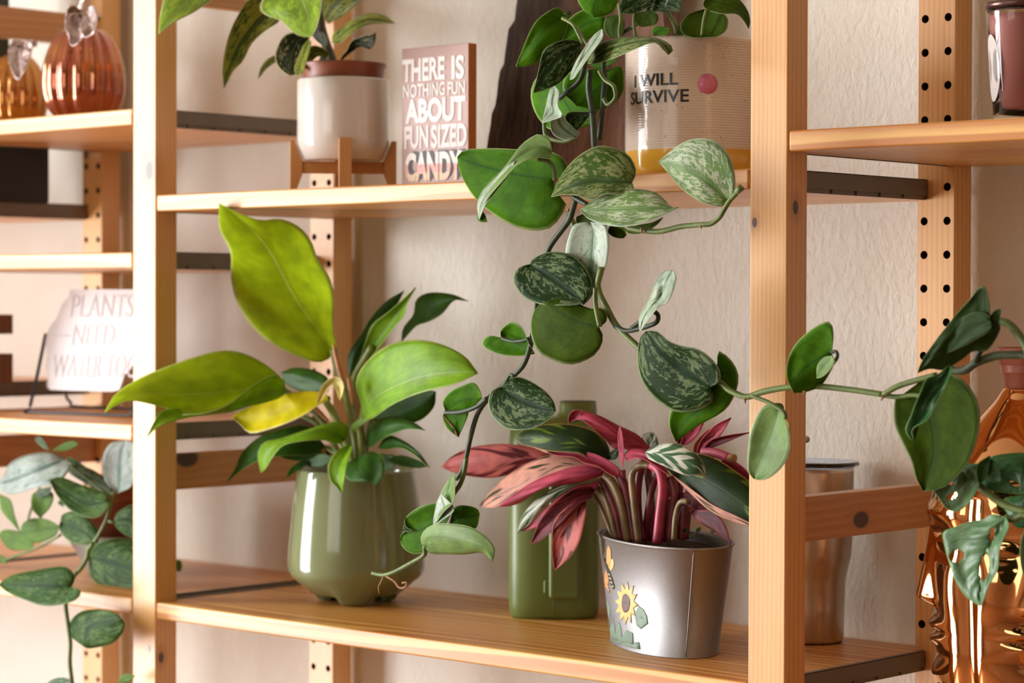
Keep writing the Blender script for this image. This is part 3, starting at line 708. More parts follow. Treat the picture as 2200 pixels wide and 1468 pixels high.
lf('s', (1445, 580), (1374, 714), '1428,582 1411,599 1394,642 1373,680', '1452,600 1436,647 1414,660 1391,690', Y=-.06, d=(0, .01), cup=(-.006, .016), rip=.004)
stem(SP, '1320,700 1345,711 1375,706 1395,700 1411,692 1414,678 1403,670 1390,680 1372,694 1356,706', 0.00210, M_std, -.056)
lf('t', (1525, 831), (1388, 712), '1546,820 1545,794 1524,767 1497,750 1466,744 1436,733 1412,713', '1531,845 1528,865 1504,880 1456,886 1422,869 1388,835 1371,794 1370,750 1376,724', '1480,804 1422,756', Y=-.064, d=(0, .008), cup=(.004, -.010))
lf('u', (1550, 800), (1453, 950), '1540,755 1565,768 1583,795 1586,822 1575,856 1552,886 1497,917', '1500,780 1460,840 1440,885 1438,917', '1520,860 1470,910', Y=-.05, cup=(-.004, .006))
lf('u', (958, 885), (1035, 857), '951,862 970,840 995,828 1017,822 1030,838', '975,894 1005,884', '990,862', Y=-.06, cup=(.004, -.004))
lf('u', (957, 885), (985, 939), '951,896 957,916 968,928', '990,886 1006,886 997,912', Y=-.058, cup=(.004, .0))
lf('l', (954, 893), (984, 938), '951,900 957,916', '964,906 974,918', Y=-.060, n=8, m=2, name='leaf_scorch', label='dry brown leaf edge').data.materials[0] = plain('dry_leaf', (.22, .09, .04), .8, var=.3, vs=150)
stem(SP, '957,887 985,886 1010,880 1030,870 1046,856', 0.00210, M_std, -.063)
lf('l', (976, 1014), (930, 1130), '960,1036 946,1062 936,1090', '977,1045 974,1078 955,1098 940,1118', Y=-.066, cup=(.0, .016))
lf('s', (947, 1062), (930, 1130), '938,1080 932,1110', '976,1094 955,1114 940,1124', Y=-.070, cup=(.0, .01), n=12)
lf('u', (892, 1141), (966, 1108), '873,1132 872,1112 897,1092 932,1081 958,1088', '866,1146 860,1165 872,1183 897,1191 932,1172', Y=-.058, cup=(.006, .002))
lf('u', (965, 1125), (1030, 1106), '978,1090 1005,1087 1025,1094', '980,1132 1005,1136 1023,1134', Y=-.056)
lf('l', (914, 1178), (1059, 1208), '903,1162 911,1141 932,1127 964,1125 1010,1132 1046,1155 1063,1180', '924,1190 957,1192 1000,1192 1035,1188 1051,1200', '925,1155 980,1160 1040,1180', Y=-.07, d=(0, .01), arch=.01, cup=(-.002, -.014))
stem(SP, '922,1160 912,1178 914,1188 905,1198 880,1212 850,1228 825,1236 800,1232', lambda q: 0.00238 - 0.00042 * q, M_st, -.066)
M_dry = plain('dry_tendril', (.36, .20, .10), .8, var=.3, vs=150)
stem(SP, '824,1238 818,1252 813,1262 815,1276', lambda q: 0.00091 - 0.00056 * q, M_dry, -.066, name='tendril', label='dry brown tendril')
stem(SP, '830,1238 848,1250 858,1263 870,1262 874,1252 864,1253', lambda q: 0.00126 - 0.00042 * q, M_dry, -.066, name='tendril', label='dry brown tendril')
# main vines
stem(SP, '1238,425 1230,452 1222,474 1190,517 1177,541 1160,600 1150,680 1143,728 1127,780 1099,812 1074,834 1046,860 1026,890 1012,935 1001,985 992,1012 980,1030', lambda q: 0.00280 - 0.00056 * q, M_std, -.05)
stem(SP, '1002,985 998,1010 990,1038 974,1062', 0.00224, M_st, -.06)
stem(SP, '1280,350 1262,400 1245,415 1236,428', 0.00266, M_std, -.045)
stem(SP, '1229,421 1246,431 1262,440', 0.00238, M_std, -.06)
stem(SP, '1222,462 1240,500 1264,560 1284,614', 0.00280, M_st, -.035)
stem(SP, '1293,575 1286,600 1284,614 1289,634 1303,661 1326,702 1368,743 1420,790 1500,815 1545,821 1566,838 1596,852 1612,852 1640,842 1690,833 1750,830 1830,838 1898,848', lambda q: 0.00294 - 0.00042 * q, M_st, -.055)
stem(SP, '1279,618 1279,650 1284,680 1289,702', 0.00224, M_st, -.070)
stem(SP, '1143,726 1118,733 1098,733 1078,727', 0.00168, M_std, -.052)
stem(SP, '1088,818 1096,806 1104,808', 0.00154, M_std, -.064)
for x, y, a, b in ((1222, 452, -8, -2), (1898, 850, -8, 14), (1600, 856, 2, 14), (1728, 840, 0, 12), (1378, 490, 3, 14), (1505, 485, 3, 8), (1054, 868, 4, 10)):
    stem(SP, '%f,%f %f,%f' % (x, y, x + a * .6, y + b * .8), lambda q: .0014 - .0008 * q, M_dry, -.068, name='aerial_root', seg=6)
# right hand runner
lf('u', (1786, 757), (1706, 845), '1790,728 1788,700 1776,691 1745,706 1710,738 1692,775 1690,812', '1793,776 1784,800 1764,829 1735,842', '1745,780 1712,812', Y=-.066, d=(0, .006), cup=(.004, -.014))
lf('l', (1786, 764), (1754, 812), '1770,768 1756,785', '1793,778 1780,798 1765,810', Y=-.078, n=10, m=3, cup=(.0, .004))
stem(SP, '1786,757 1796,756 1799,766 1792,778 1780,792', 0.00154, M_std, -.072)
lf('l', (1676, 876), (1620, 1029), '1645,870 1625,894 1611,935 1606,986 1608,1015', '1686,901 1696,935 1696,969 1683,999 1659,1023 1636,1032', '1652,948 1630,1000', Y=-.066, d=(0, .004), cup=(.004, .010))
lf('d', (1680, 888), (1668, 866), '1664,878 1655,868', '1684,880 1680,868', Y=-.06, n=8, m=3)
lf('l', (1687, 902), (1696, 935), '1684,915', '1696,908', Y=-.056, n=8, m=2, name='leaf_margin', label='yellow leaf edge').data.materials[0] = plain('yellow_margin', (.62, .46, .03), .5)
stem(SP, '1616,851 1645,862 1664,872 1684,886 1688,900', 0.00182, M_st, -.072)
lf('d', (1940, 848), (1983, 1055), '1925,852 1920,880 1922,915 1937,950 1957,990 1968,1028', '1990,812 2040,803 2072,820 2096,853 2105,890 2101,935 2082,990 2046,1034 2015,1052', '1990,880 2006,970', Y=-.05, d=(0, .0), cup=(.006, .006), m=8)
stem(SP, '1898,848 1925,832 1960,820 2012,806', 0.00238, M_st, -.058)
stem(SP, '1898,850 1930,853 1962,849 1985,852', 0.00210, M_st, -.052)

# ------------------------------------------------------------------ adansonii on the right, golden face planter
hY = .125; cH = at(2203, 1200, hY); sH = mpp(cH); ZR2 = -.37
def headz(y): return zat(2203, y, cH)
t = thing('face_planter', 'shiny golden planter with a face on each side, under the swiss cheese plant', 'planter', (cH.x, cH.y, ZR2))
kp_ = [(0, ZR2), (150, ZR2 + .002), (165, ZR2 + .02), (172, headz(1560)), (186, headz(1468)), (193, headz(1400)), (196, headz(1300)), (198, headz(1200)), (200, headz(1090)), (190, headz(1030)), (152, headz(965)), (96, headz(897)), (66, headz(862)), (55, headz(845)), (50, headz(838))]
KPc = catmull([(z_, r_, 0) for r_, z_ in kp_], 400)
def interp(z):
    lo, hi = 0, 399
    while hi - lo > 1:
        mm_ = (lo + hi) // 2
        if KPc[mm_].x <= z: lo = mm_
        else: hi = mm_
    A_, B_ = KPc[lo], KPc[hi]; w_ = 0 if B_.x - A_.x < 1e-9 else min(1, max(0, (z - A_.x) / (B_.x - A_.x)))
    return A_.y + (B_.y - A_.y) * w_
tc = tocam(cH); fa = math.atan2(tc.y, tc.x)
faces_ax = [fa - PI / 2 - (-.0) + k * PI / 2 + .14 for k in range(4)]
g_ = lambda x, w: math.exp(-(x / w) ** 2)
ypx = lambda z: 1200 + (headz(1200) - z) / sH
def face_r(a, z):
    y = ypx(z); r = interp(z); add = 0
    for fx in faces_ax:
        d = (a - fx + PI) % (2 * PI) - PI
        if abs(d) > PI / 4 + .25: continue
        nose = 0
        if 1110 < y < 1302:
            q = (y - 1110) / 170; nose = (36 * min(1, q) ** 1.1) if y < 1282 else 36 * max(0, (1302 - y) / 20) ** .6
            nose *= g_(d, .085 + .10 * min(1, q))
        add += nose
        add += 11 * g_(y - 1100, 22) * g_(d, .55) * (1 if y > 1060 else .8)
        add -= 15 * g_(y - 1160, 34) * (g_(d - .36, .20) + g_(d + .36, .20))
        add += 9 * g_(y - 1163, 16) * (g_(d - .36, .14) + g_(d + .36, .14))
        add += 12 * g_(y - 1340, 11) * g_(d, .26) + 11 * g_(y - 1372, 10) * g_(d, .22) - 8 * g_(y - 1356, 5) * g_(d, .28)
        add -= 5 * g_(y - 1315, 8) * g_(d, .2) + 8 * g_(y - 1404, 14) * g_(d, .3)
        add += 9 * g_(y - 1450, 26) * g_(d, .3)
        add += 6 * g_(y - 1260, 60) * (g_(d - .5, .2) + g_(d + .5, .2))
    dv = abs(((a - faces_ax[0] + PI / 4) % (PI / 2)) - 0); dv = min(dv, PI / 2 - dv)
    if 1060 < y < 1600: add -= 10 * g_(dv, .12)
    return (r + add) * sH
n = 288; zs = []
z0_, z1_ = ZR2, headz(838); K = 230
V, F = [], []
for j in range(K + 1):
    z = z0_ + (z1_ - z0_) * j / K
    for i in range(n):
        a = 2 * PI * i / n; r = face_r(a, z) if j else 120 * sH; V.append((cH.x + r * math.cos(a), cH.y + r * math.sin(a), z))
for j in range(K):
    for i in range(n): F.append((j * n + i, j * n + (i + 1) % n, (j + 1) * n + (i + 1) % n, (j + 1) * n + i))
F.append(tuple(range(n))[::-1])
M_gold = N('polished_copper_gold', .055, 1.0).base((.80, .41, .175))
mesh('body', V, F, M_gold, t)
v, f = lathe([(50 * sH, z1_), (48 * sH, z1_ + .002), (45 * sH, z1_), (44 * sH, z1_ - .06)], (cH.x, cH.y, 0), 48, cap0=False)
mesh('rim', v, f, M_gold, t)
# swiss cheese plant in nursery pot
t = thing('swiss_cheese_plant', 'swiss cheese vine with holed leaves in a pink brown nursery pot on the golden planter', 'potted plant', (cH.x, cH.y, headz(838)))
SC = t
M_nur = plain('pink_brown_plastic', (.40, .13, .085), .38, var=.05)
zt = headz(748); r1 = 63 * sH
v, f = lathe([(.001, headz(842)), (42 * sH, headz(842)), (45 * sH, headz(838)), (53 * sH, headz(785)), (59 * sH, headz(784)), (r1 - .0003, headz(755)), (r1, zt), (r1 * .96, zt + .0005), (r1 * .92, headz(760)), (r1 * .88, headz(800))], (cH.x, cH.y, 0), 56)
mesh('nursery_pot', v, f, M_nur, t)
soil(t, cH, r1 * .9, headz(766))
aT = leaf_mat('cheese_leaf', (.022, .095, .022), (.055, .17, .05), .5, .15, (4, 7), 1.3, vein=(.06, .16, .06), vs=.5, midw=.035, rough=.28, trans=.14, nv=6, edge=(.16, .33, .08), spec=.6)
aG = leaf_mat('cheese_leaf_grey', (.09, .21, .09), (.18, .31, .16), .5, .15, (4, 7), 1.3, vein=(.07, .17, .07), vs=.5, midw=.04, rough=.26, trans=.1, nv=6, edge=(.20, .36, .14), spec=.7)
aU = leaf_mat('cheese_leaf_under', (.028, .075, .012), (.04, .10, .016), .5, .15, (4, 7), 1.3, vein=(.02, .05, .01), vs=.6, midw=.05, rough=.45, trans=.35, nv=6, edge=(.22, .36, .14))
lf = lambda mt, *a, **k: leaf(SC, {'t': (aT, aU), 'g': (aG, aU), 'u': (aU, aT)}[mt], *a, **k)
lf('u', (2146, 690), (1972, 802), '2150,664 2137,668 2127,680 2125,648 2112,614 2084,642 2054,676 1996,751 1976,786', '2148,712 2122,752 2090,756 2068,772 2030,795 1998,793', '2090,696 2030,745', Y=-.075, d=(0, .012), cup=(.002, -.016), holes=[(2083, 718, 21, 5, -.85)], rip=.002)
lf('u', (2128, 694), (2034, 760), '2120,672 2090,672 2060,690 2044,722', '2126,712 2096,730 2062,748', Y=-.081, n=12, m=4)
lf('t', (2040, 786), (1963, 948), '2013,806 1990,815 1975,850 1956,895 1945,921 1952,938', '2044,800 2030,832 2012,868 1995,900 1970,914 1958,925', '2018,830 1985,885', Y=-.082, d=(0, .012), cup=(.008, .008), rip=.005)
stem(SC, '2030,790 2055,797 2076,794 2100,778 2140,765 2170,763 2203,764 2215,775', 0.00345, plain('olive_stem', (.055, .075, .03), .5, var=.2, vs=60), -.055)
stem(SC, '2146,690 2166,696 2186,716 2204,744 2212,770', 0.00330, M_st, -.06)
stem(SC, '2096,780 2098,772 2110,748 2122,735', 0.00225, M_std, -.06)
lf('g', (2108, 1030), (1982, 1012), '2112,1012 2104,998 2088,996 2050,998 2015,1003', '2096,1058 2080,1082 2062,1097 2048,1100 2032,1092 2014,1066 1990,1036', '2070,1028 2020,1016', Y=-.03, d=(0, .014), cup=(-.006, .008), holes=[(2045, 1066, 13, 6, -.55), (2043, 1039, 6, 3.5, -.5)], rip=.004)
lf('t', (2104, 1040), (2127, 980), '2098,1020 2100,1000 2110,990', '2116,1030 2124,1008', Y=-.04, n=12, m=4, cup=(.008, 0))
lf('g', (2160, 1111), (2106, 1304), '2133,1105 2110,1116 2082,1121 2052,1132 2026,1144 2028,1170 2036,1200 2052,1248 2076,1284', '2167,1132 2152,1167 2146,1190 2144,1221 2132,1245 2124,1258 2114,1287', '2120,1180 2105,1250', Y=-.035, d=(0, .012), cup=(-.004, .008), holes=[(2055, 1196, 17, 13, -.25), (2115, 1219, 10, 29, .12), (2132, 1148, 5, 17, .1)], rip=.005)
lf('t', (2102, 1032), (2205, 1050), '2120,988 2160,975 2210,980', '2120,1052 2160,1060 2200,1062', Y=-.02, d=(0, .0), cup=(-.01, .0), holes=[(2180, 1040, 12, 5, .3)])
lf('t', (2110, 1000), (2150, 1035), '2125,985 2145,1000', '2112,1018 2130,1030', Y=-.036, n=10, m=3)
lf('t', (2172, 1110), (2215, 1062), '2155,1090 2158,1072 2180,1066', '2180,1132 2210,1128', Y=-.01, cup=(-.006, 0))
lf('g', (2230, 1130), (2210, 1250), '2202,1140 2192,1180 2196,1225', '2250,1160 2240,1220', Y=-.04, cup=(.008, 0))
stem(SC, '2104,1044 2120,1058 2140,1074 2165,1088 2195,1098 2230,1110', 0.00315, M_st, -.025)
stem(SC, '2160,1111 2178,1118 2196,1108 2220,1112', 0.00270, M_st, -.03)
stem(SC, '2230,1112 2245,1000 2240,860 2222,780', 0.00300, M_st, -.03)

# ------------------------------------------------------------------ candle jar on the right
cJ = at(2196, 200, .09); sJ = mpp(cJ); ZR = .1494
zj = lambda y: zat(2196, y, cJ)
t = thing('candle_jar', 'pink candle in a tapered glass jar with a dark metal lid, on the right shelf', 'candle', (cJ.x, cJ.y, ZR))
mg = N('clear_glass', .02, 0, .5); mg.b.inputs['Transmission Weight'].default_value = 1.0; mg.b.inputs['IOR'].default_value = 1.45; mg.base((.95, .97, .97))
hj = zj(24) - ZR
prof = [(.001, 0), (58 * sJ, 0), (61 * sJ, .002), (77 * sJ, hj - .003), (78 * sJ, hj), (76 * sJ, hj + .001), (73 * sJ, hj - .002), (55 * sJ, .012), (.001, .010)]
v, f = lathe(prof, (cJ.x, cJ.y, ZR), 64, cap0=False); mesh('glass_jar', v, f, mg.m, t)
wp = [(.001, .0125), (50 * sJ, .0125), (54 * sJ, .016), (70 * sJ, hj - .010), (70 * sJ, hj - .004), (.001, hj - .004)]
v, f = lathe(wp, (cJ.x, cJ.y, ZR), 56, cap0=False); mesh('wax', v, f, plain('pink_wax', (.62, .22, .19), .5, var=.04), t)
v, f = lathe([(60 * sJ, hj + .0015), (78 * sJ, hj + .0018), (80 * sJ, hj + .0035), (79 * sJ, hj + .0065), (60 * sJ, hj + .0075), (.001, hj + .0075)], (cJ.x, cJ.y, ZR), 64); mesh('lid', v, f, plain('dark_bronze_lid', (.16, .09, .08), .3, .8), t)
# oval paper label on the jar, left side
aL = math.atan2(tocam(cJ).y, tocam(cJ).x) - 1.15
V = []; 
lr = lambda z: (61.6 + 16.2 * z / hj) * sJ
zc, zh = hj * .50, hj * .29
V.append((cJ.x + lr(zc) * math.cos(aL), cJ.y + lr(zc) * math.sin(aL), ZR + zc))
for q in range(40):
    z = zc + zh * math.sin(q * PI / 20); a = aL + .42 * math.cos(q * PI / 20); V.append((cJ.x + lr(z) * math.cos(a), cJ.y + lr(z) * math.sin(a), ZR + z))
mesh('label', V, [(0, 1 + i, 1 + (i + 1) % 40) for i in range(40)], plain('paper_label', (.66, .62, .60), .9, spec=.1), t, label='white oval paper label')

# ------------------------------------------------------------------ bottom shelf: tumbler, bucket, can, green pot
c = atZ(1741, 1388, Z2) - tocam(atZ(1741, 1388, Z2)) * .0325; sT = mpp(c)
zt_ = lambda y: zat(1741, y, c)
t = thing('steel_tumbler', 'brushed steel travel tumbler with a clear blue tinted lid, standing behind the upright', 'tumbler', (c.x, c.y, Z2))
ms = N('brushed_steel', .30, 1.0); p = ms.obj(); ms.base(ms.mix(ms.noise(ms.scale(p, (1, 1, .02)), 600, 2), (.46, .40, .35), (.66, .60, .54)))
prof = [(.001, Z2 + .0012), (68 * sT, Z2 + .0012), (71 * sT, Z2 + .004), (72.5 * sT, zt_(1300)), (74 * sT, zt_(1245)), (79 * sT, zt_(1222)), (86 * sT, zt_(1195)), (89 * sT, zt_(1150)), (91 * sT, zt_(1012)), (91 * sT, zt_(1004)), (88 * sT, zt_(1002)), (86 * sT, zt_(1012)), (86 * sT, zt_(1060))]
v, f = lathe(prof, (c.x, c.y, 0), 72); mesh('body', v, f, ms.m, t)
v, f = lathe([(.001, Z2), (66 * sT, Z2), (68 * sT, Z2 + .0014)], (c.x, c.y, 0), 48); mesh('base_pad', v, f, plain('black_rubber', (.012, .01, .01), .7), t)
ml = N('blue_tinted_lid', .05); ml.b.inputs['Transmission Weight'].default_value = 1.0; ml.base((.74, .82, 1.0))
v, f = lathe([(84 * sT, zt_(1008)), (90 * sT, zt_(1002)), (101 * sT, zt_(999)), (103 * sT, zt_(995)), (101 * sT, zt_(990)), (90 * sT, zt_(990)), (85 * sT, zt_(1000)), (.001, zt_(1000))], (c.x, c.y, 0), 72, cap0=False); mesh('lid', v, f, ml.m, t)

# oval tin bucket
cB = atZ(1426, 1387, Z2); sB = mpp(cB); BA, BB, ROT = .118, .0565, -.58
HB = zat(1426, 1154.5, cB) - Z2
def oval(a, k, off=0.0):
    sc = .77 + .23 * k
    x, y = (BA * sc + off) * math.cos(a), (BB * (.81 + .19 * k) + off) * math.sin(a)
    return cB.x + x * math.cos(ROT) - y * math.sin(ROT), cB.y + x * math.sin(ROT) + y * math.cos(ROT)
def galv():
    m = N('galvanised_tin', .30, 1.0); p = m.pos(); f = m.noise(p, 500, 3, .7); m.base(m.mix(f, (.27, .27, .275), (.40, .395, .39)))
    r = m.n('ShaderNodeMapRange'); m.l(m.noise(p, 900, 2), r.inputs[0]); r.inputs[3].default_value = .44; r.inputs[4].default_value = .58; m.l(r.outputs[0], m.b.inputs['Roughness']); m.bump(f, .10, .0004); return m.m
M_tin = galv(); SEAM = 0.0
t = thing('flower_bucket', 'small oval galvanised bucket painted with a sunflower and a bee', 'bucket', (cB.x, cB.y, Z2))
rings_ = [(0.0, .0, -.001), (.0, .004, .0012), (.012, .0045, .0012), (.02, .003, 0), (.98, 0, 0), (.985, 0, .0006), (1.0, 0, .0016), (1.012, 0, .0012), (1.012, 0, -.0004), (.985, 0, -.0012), (.3, 0, -.0012)]
V, F = [], []; n = 96
for (k, _, off) in rings_:
    for i in range(n): x, y = oval(2 * PI * i / n, k, off); V.append((x, y, Z2 + HB * k))
for j in range(len(rings_) - 1):
    for i in range(n): F.append((j * n + i, j * n + (i + 1) % n, (j + 1) * n + (i + 1) % n, (j + 1) * n + i))
F.append(tuple(range(n))[::-1])
bucket = mesh('pail', V, F, M_tin, t)
def onbucket(px, py, off=.0002):
    """point of the bucket wall seen at this place of the photo"""
    best = None
    for i in range(240):
        a = -2.0 + 3.4 * i / 240
        k = .5
        for _ in range(3):
            x, y = oval(a, k, off); dep = (Vector((x, y, Z2 + HB * k)) - CAM).dot(FV)
            z = (CAM + ray(px, py) * dep).z; k = min(1, max(0, (z - Z2) / HB))
        x, y = oval(a, k, off); P = Vector((x, y, Z2 + HB * k)); d = P - CAM; dep = d.dot(FV); qx = 1100 + FPX * d.dot(RV) / dep
        e = abs(qx - px)
        if best is None or e < best[0]: best = (e, P, a, k)
    return best
def decal(name, poly, mat, off=.0002, label=None, parent=None):
    """poly in photo pixels -> thin painted patch lying on the oval wall"""
    ak = [onbucket(x, y)[2:] for x, y in poly]
    ca = sum(a for a, k in ak) / len(ak); ck = sum(k for a, k in ak) / len(ak)
    V, F = [], []; n = len(ak); rr = 4
    for j in range(rr + 1):
        q = j / rr
        for a, k in ak:
            A, Kk = ca + (a - ca) * q, ck + (k - ck) * q; x, y = oval(A, Kk, off); V.append(Vector((x, y, Z2 + HB * Kk)))
    for j in range(rr):
        for i in range(n): F.append((j * n + i, (j + 1) * n + i, (j + 1) * n + (i + 1) % n, j * n + (i + 1) % n))
    q = F[-1]; nn = (V[q[1]] - V[q[0]]).cross(V[q[2]] - V[q[0]])
    if nn.dot(CAM - V[q[0]]) < 0: F = [f[::-1] for f in F]
    o = mesh(name, V, F, [mat, mat], parent or bucket, solid=.00006, label=label); o.modifiers['s'].offset = 1; return o
dx = lambda s: [(1280 + a / 4.893, 1130 + b / 4.893) for a, b in pts2(s)]
M_pg = plain('painted_green', (.24, .36, .28), .5, var=.12, vs=80); M_py = plain('painted_yellow', (.78, .60, .24), .5, var=.1, vs=90)
M_po = plain('painted_orange', (.72, .36, .13), .5, var=.12, vs=90); M_pd = plain('painted_dark', (.035, .035, .03), .5); M_pc = plain('painted_brown', (.20, .14, .15), .5)
M_pyl = plain('painted_pale_yellow', (.62, .55, .25), .5)
decal('painted_grass', dx('135,1180 460,1225 468,1300 385,1288 250,1245 180,1215 140,1195'), M_pg)
for k_, s_ in enumerate(('135,1195 150,1090 176,975 198,1060 215,1205', '190,1210 215,1100 242,1010 262,1060 285,1225', '255,1230 285,1155 325,1098 392,1128 395,1245')): decal('painted_grass', dx(s_), M_pg, .00028 + k_ * .00008)
decal('painted_stalk', dx('100,780 130,800 145,880 145,950 135,1000 120,960'), M_pg)
decal('painted_leaf', dx('405,930 452,842 500,880 535,950 552,1030 520,1050 478,1088 430,1050'), M_pg, .0003)
fl = [(319, 818)]; pet = []
for i in range(24):
    a = 2 * PI * i / 24 + .1; rr_ = 1.0 if i % 2 == 0 else .62
    pet.append((325 + 125 * math.cos(a) * rr_ * (1.0), 815 + 235 * math.sin(a) * rr_))
decal('painted_sunflower', [(1280 + a / 4.893, 1130 + b / 4.893) for a, b in pet], M_py, .0005)
decal('painted_flower_centre', [(1280 + (318 + 44 * math.cos(q * PI / 9)) / 4.893, 1130 + (815 + 98 * math.sin(q * PI / 9)) / 4.893) for q in range(18)], M_pc, .0008)
decal('painted_wing', dx('122,235 140,205 158,240 164,330 158,400 140,480 125,440 112,380 118,290'), M_po, .0005)
decal('painted_wing', dx('160,350 185,350 194,400 182,450 150,478 145,440'), M_py, .0004)
decal('painted_wing', dx('110,455 132,480 135,600 132,650 148,700 135,705 118,655 98,640 92,560 96,490'), M_po, .0003)
decal('painted_bee', dx('92,345 102,340 112,385 135,430 150,490 175,560 200,640 192,672 160,620 130,520 108,430'), M_pd, .0007)
for k in range(4):
    x, y = 140 + k * 13, 500 + k * 42; decal('painted_stripe', dx('%d,%d %d,%d %d,%d %d,%d' % (x - 5, y, x + 14, y + 8, x + 20, y + 24, x - 2, y + 16)), M_pyl, .0010)
SEAM = onbucket(1481, 1300)[2]
x0, y0 = oval(SEAM, 0, .0004); x1, y1 = oval(SEAM, 1, .0004)
v, f = tubem([(x0, y0, Z2 + .002), ((x0 + x1) / 2, (y0 + y1) / 2, Z2 + HB / 2), (x1, y1, Z2 + HB - .002)], .0006, 6); mesh('seam', v, f, M_tin, t)

# stromanthe
t = thing('stromanthe', 'stromanthe with pink, cream and green striped leaves growing in the bucket', 'potted plant', (cB.x, cB.y, Z2 + HB * .5)); ST = t
V, F = [], []
M_blkpl = plain('black_plastic', (.015, .013, .014), .35)
for (k, off) in ((.25, -.006), (.93, -.004), (.96, -.0022), (.99, -.0018), (1.0, -.003), (.99, -.0055), (.9, -.0065), (.8, -.007)):
    for i in range(64): x, y = oval(2 * PI * i / 64, k, off); V.append((x, y, Z2 + HB * k))
for j in range(7):
    for i in range(64): F.append((j * 64 + i, j * 64 + (i + 1) % 64, (j + 1) * 64 + (i + 1) % 64, (j + 1) * 64 + i))
F.append(tuple(range(64))[::-1])
mesh('inner_pot', V, F, M_blkpl, t, label='black plastic inner pot')
soil(t, cB, BA - .0055, Z2 + HB * .91, BB - .0055, ROT)
kw = dict(k=(.9, 4.2), sc=1.6, rough=.38, nv=14, bmp=.2, spec=.28)
tA = leaf_mat('stromanthe_pink', (.115, .018, .022), (.52, .15, .14), .44, .05, vein=(.40, .08, .10), vs=.35, trans=.2, edge=(.62, .20, .18), mode='stripe', **kw)
tB = leaf_mat('stromanthe_green', (.018, .045, .010), (.14, .22, .02), .64, .04, vein=(.05, .09, .02), vs=.4, trans=.15, edge=(.60, .42, .18), mode='stripe', **kw)
tC = leaf_mat('stromanthe_cream_pink', (.035, .045, .018), (.66, .33, .25), .40, .04, vein=(.55, .25, .18), vs=.3, trans=.15, edge=(.62, .30, .22), mode='stripe', **kw)
tD = leaf_mat('stromanthe_magenta', (.30, .030, .060), (.60, .085, .145), .45, .2, vein=(.62, .16, .2), vs=.3, trans=.3, edge=(.66, .22, .22), mode='stripe', **kw)
tE = leaf_mat('stromanthe_white', (.05, .13, .055), (.62, .66, .56), .50, .05, vein=(.4, .45, .35), vs=.3, trans=.1, edge=(.7, .6, .5), mode='stripe', **kw)
tF = leaf_mat('stromanthe_maroon', (.070, .010, .014), (.22, .026, .034), .55, .15, vein=(.3, .05, .07), vs=.3, trans=.2, edge=(.45, .09, .09), mode='stripe', **kw)
LM = dict(a=(tA, tD), b=(tB, tD), c=(tC, tD), d=(tD, tB), e=(tE, tD), f=(tF, tB))
lf = lambda mt, *a, **k: leaf(ST, LM[mt], *a, **k)
Yb = cB.y
lf('a', (1188, 985), (947, 1003), '1165,968 1133,959 1075,954 1014,961 973,979', '1150,1004 1116,1014 1063,1027 1010,1024 969,1014', '1130,985 1020,988', Y=Yb + .01, d=(0, .03), arch=.01, cup=(-.008, -.008))
lf('b', (1314, 985), (1108, 941), '1302,948 1267,922 1214,911 1165,913 1124,924', '1280,1000 1247,975 1182,970 1141,960 1120,955', '1250,955 1160,940', Y=Yb - .015, d=(0, .025), arch=.015, cup=(-.012, .002))
lf('c', (1190, 958), (1108, 944), '1165,950 1130,938', '1180,975 1146,962 1122,956', Y=Yb - .034, n=12, m=3)
lf('d', (1328, 1027), (1163, 962), '1330,1008 1308,990 1267,973 1214,969 1180,962', '1308,1018 1285,1003 1255,995 1232,982 1190,978', Y=Yb - .03, d=(0, .01), cup=(.0, .008))
lf('f', (1130, 1015), (1030, 1088), '1096,1026 1062,1050 1038,1075', '1120,1040 1075,1070', Y=Yb + .005)
lf('c', (1275, 1000), (1036, 1090), '1240,983 1180,978 1124,1001 1083,1028 1044,1068', '1227,1012 1165,1035 1110,1066 1072,1088 1050,1091', '1180,1005 1090,1060', Y=Yb - .018, d=(0, .022), arch=.012, cup=(-.010, .004))
lf('d', (1300, 1012), (1069, 1089), '1296,1004 1267,997 1206,1010 1149,1033 1104,1062', '1296,1022 1267,1031 1227,1041 1165,1050 1124,1078 1095,1088', '1220,1028 1130,1066', Y=Yb - .028, d=(0, .02), arch=.012, cup=(-.004, -.010))
lf('e', (1288, 1024), (1110, 1147), '1267,1026 1206,1040 1157,1069 1124,1106', '1240,1044 1210,1062 1173,1088 1141,1126', '1200,1056 1140,1110', Y=Yb - .02, d=(0, .02), arch=.01, cup=(-.004, -.004))
lf('d', (1290, 1030), (1118, 1142), '1262,1040 1222,1050 1180,1086', '1275,1060 1235,1075 1178,1120 1138,1138', Y=Yb - .016, d=(0, .02), arch=.01)
lf('f', (1278, 1052), (1141, 1168), '1263,1044 1227,1053 1182,1089 1157,1122', '1271,1070 1240,1085 1206,1122 1165,1159', '1225,1082 1175,1135', Y=Yb - .026, d=(0, .02), arch=.012, cup=(.004, .004))
lf('a', (1258, 1074), (1192, 1225), '1243,1079 1214,1093 1189,1126 1186,1190', '1260,1088 1256,1118 1243,1167 1222,1200', '1226,1120 1204,1180', Y=Yb - .032, d=(0, .012), arch=.01, cup=(.006, .006))
lf('d', (1398, 962), (1220, 908), '1370,934 1329,914 1288,893 1247,881 1230,886', '1384,972 1349,967 1308,950 1276,922 1247,901', '1345,945 1270,905', Y=Yb + .01, d=(0, .02), arch=.012, cup=(-.008, .006))
lf('d', (1247, 884), (1222, 908), '1232,882 1222,895', '1250,896 1236,906', Y=Yb - .012, n=10, m=3, cup=(.006, 0))
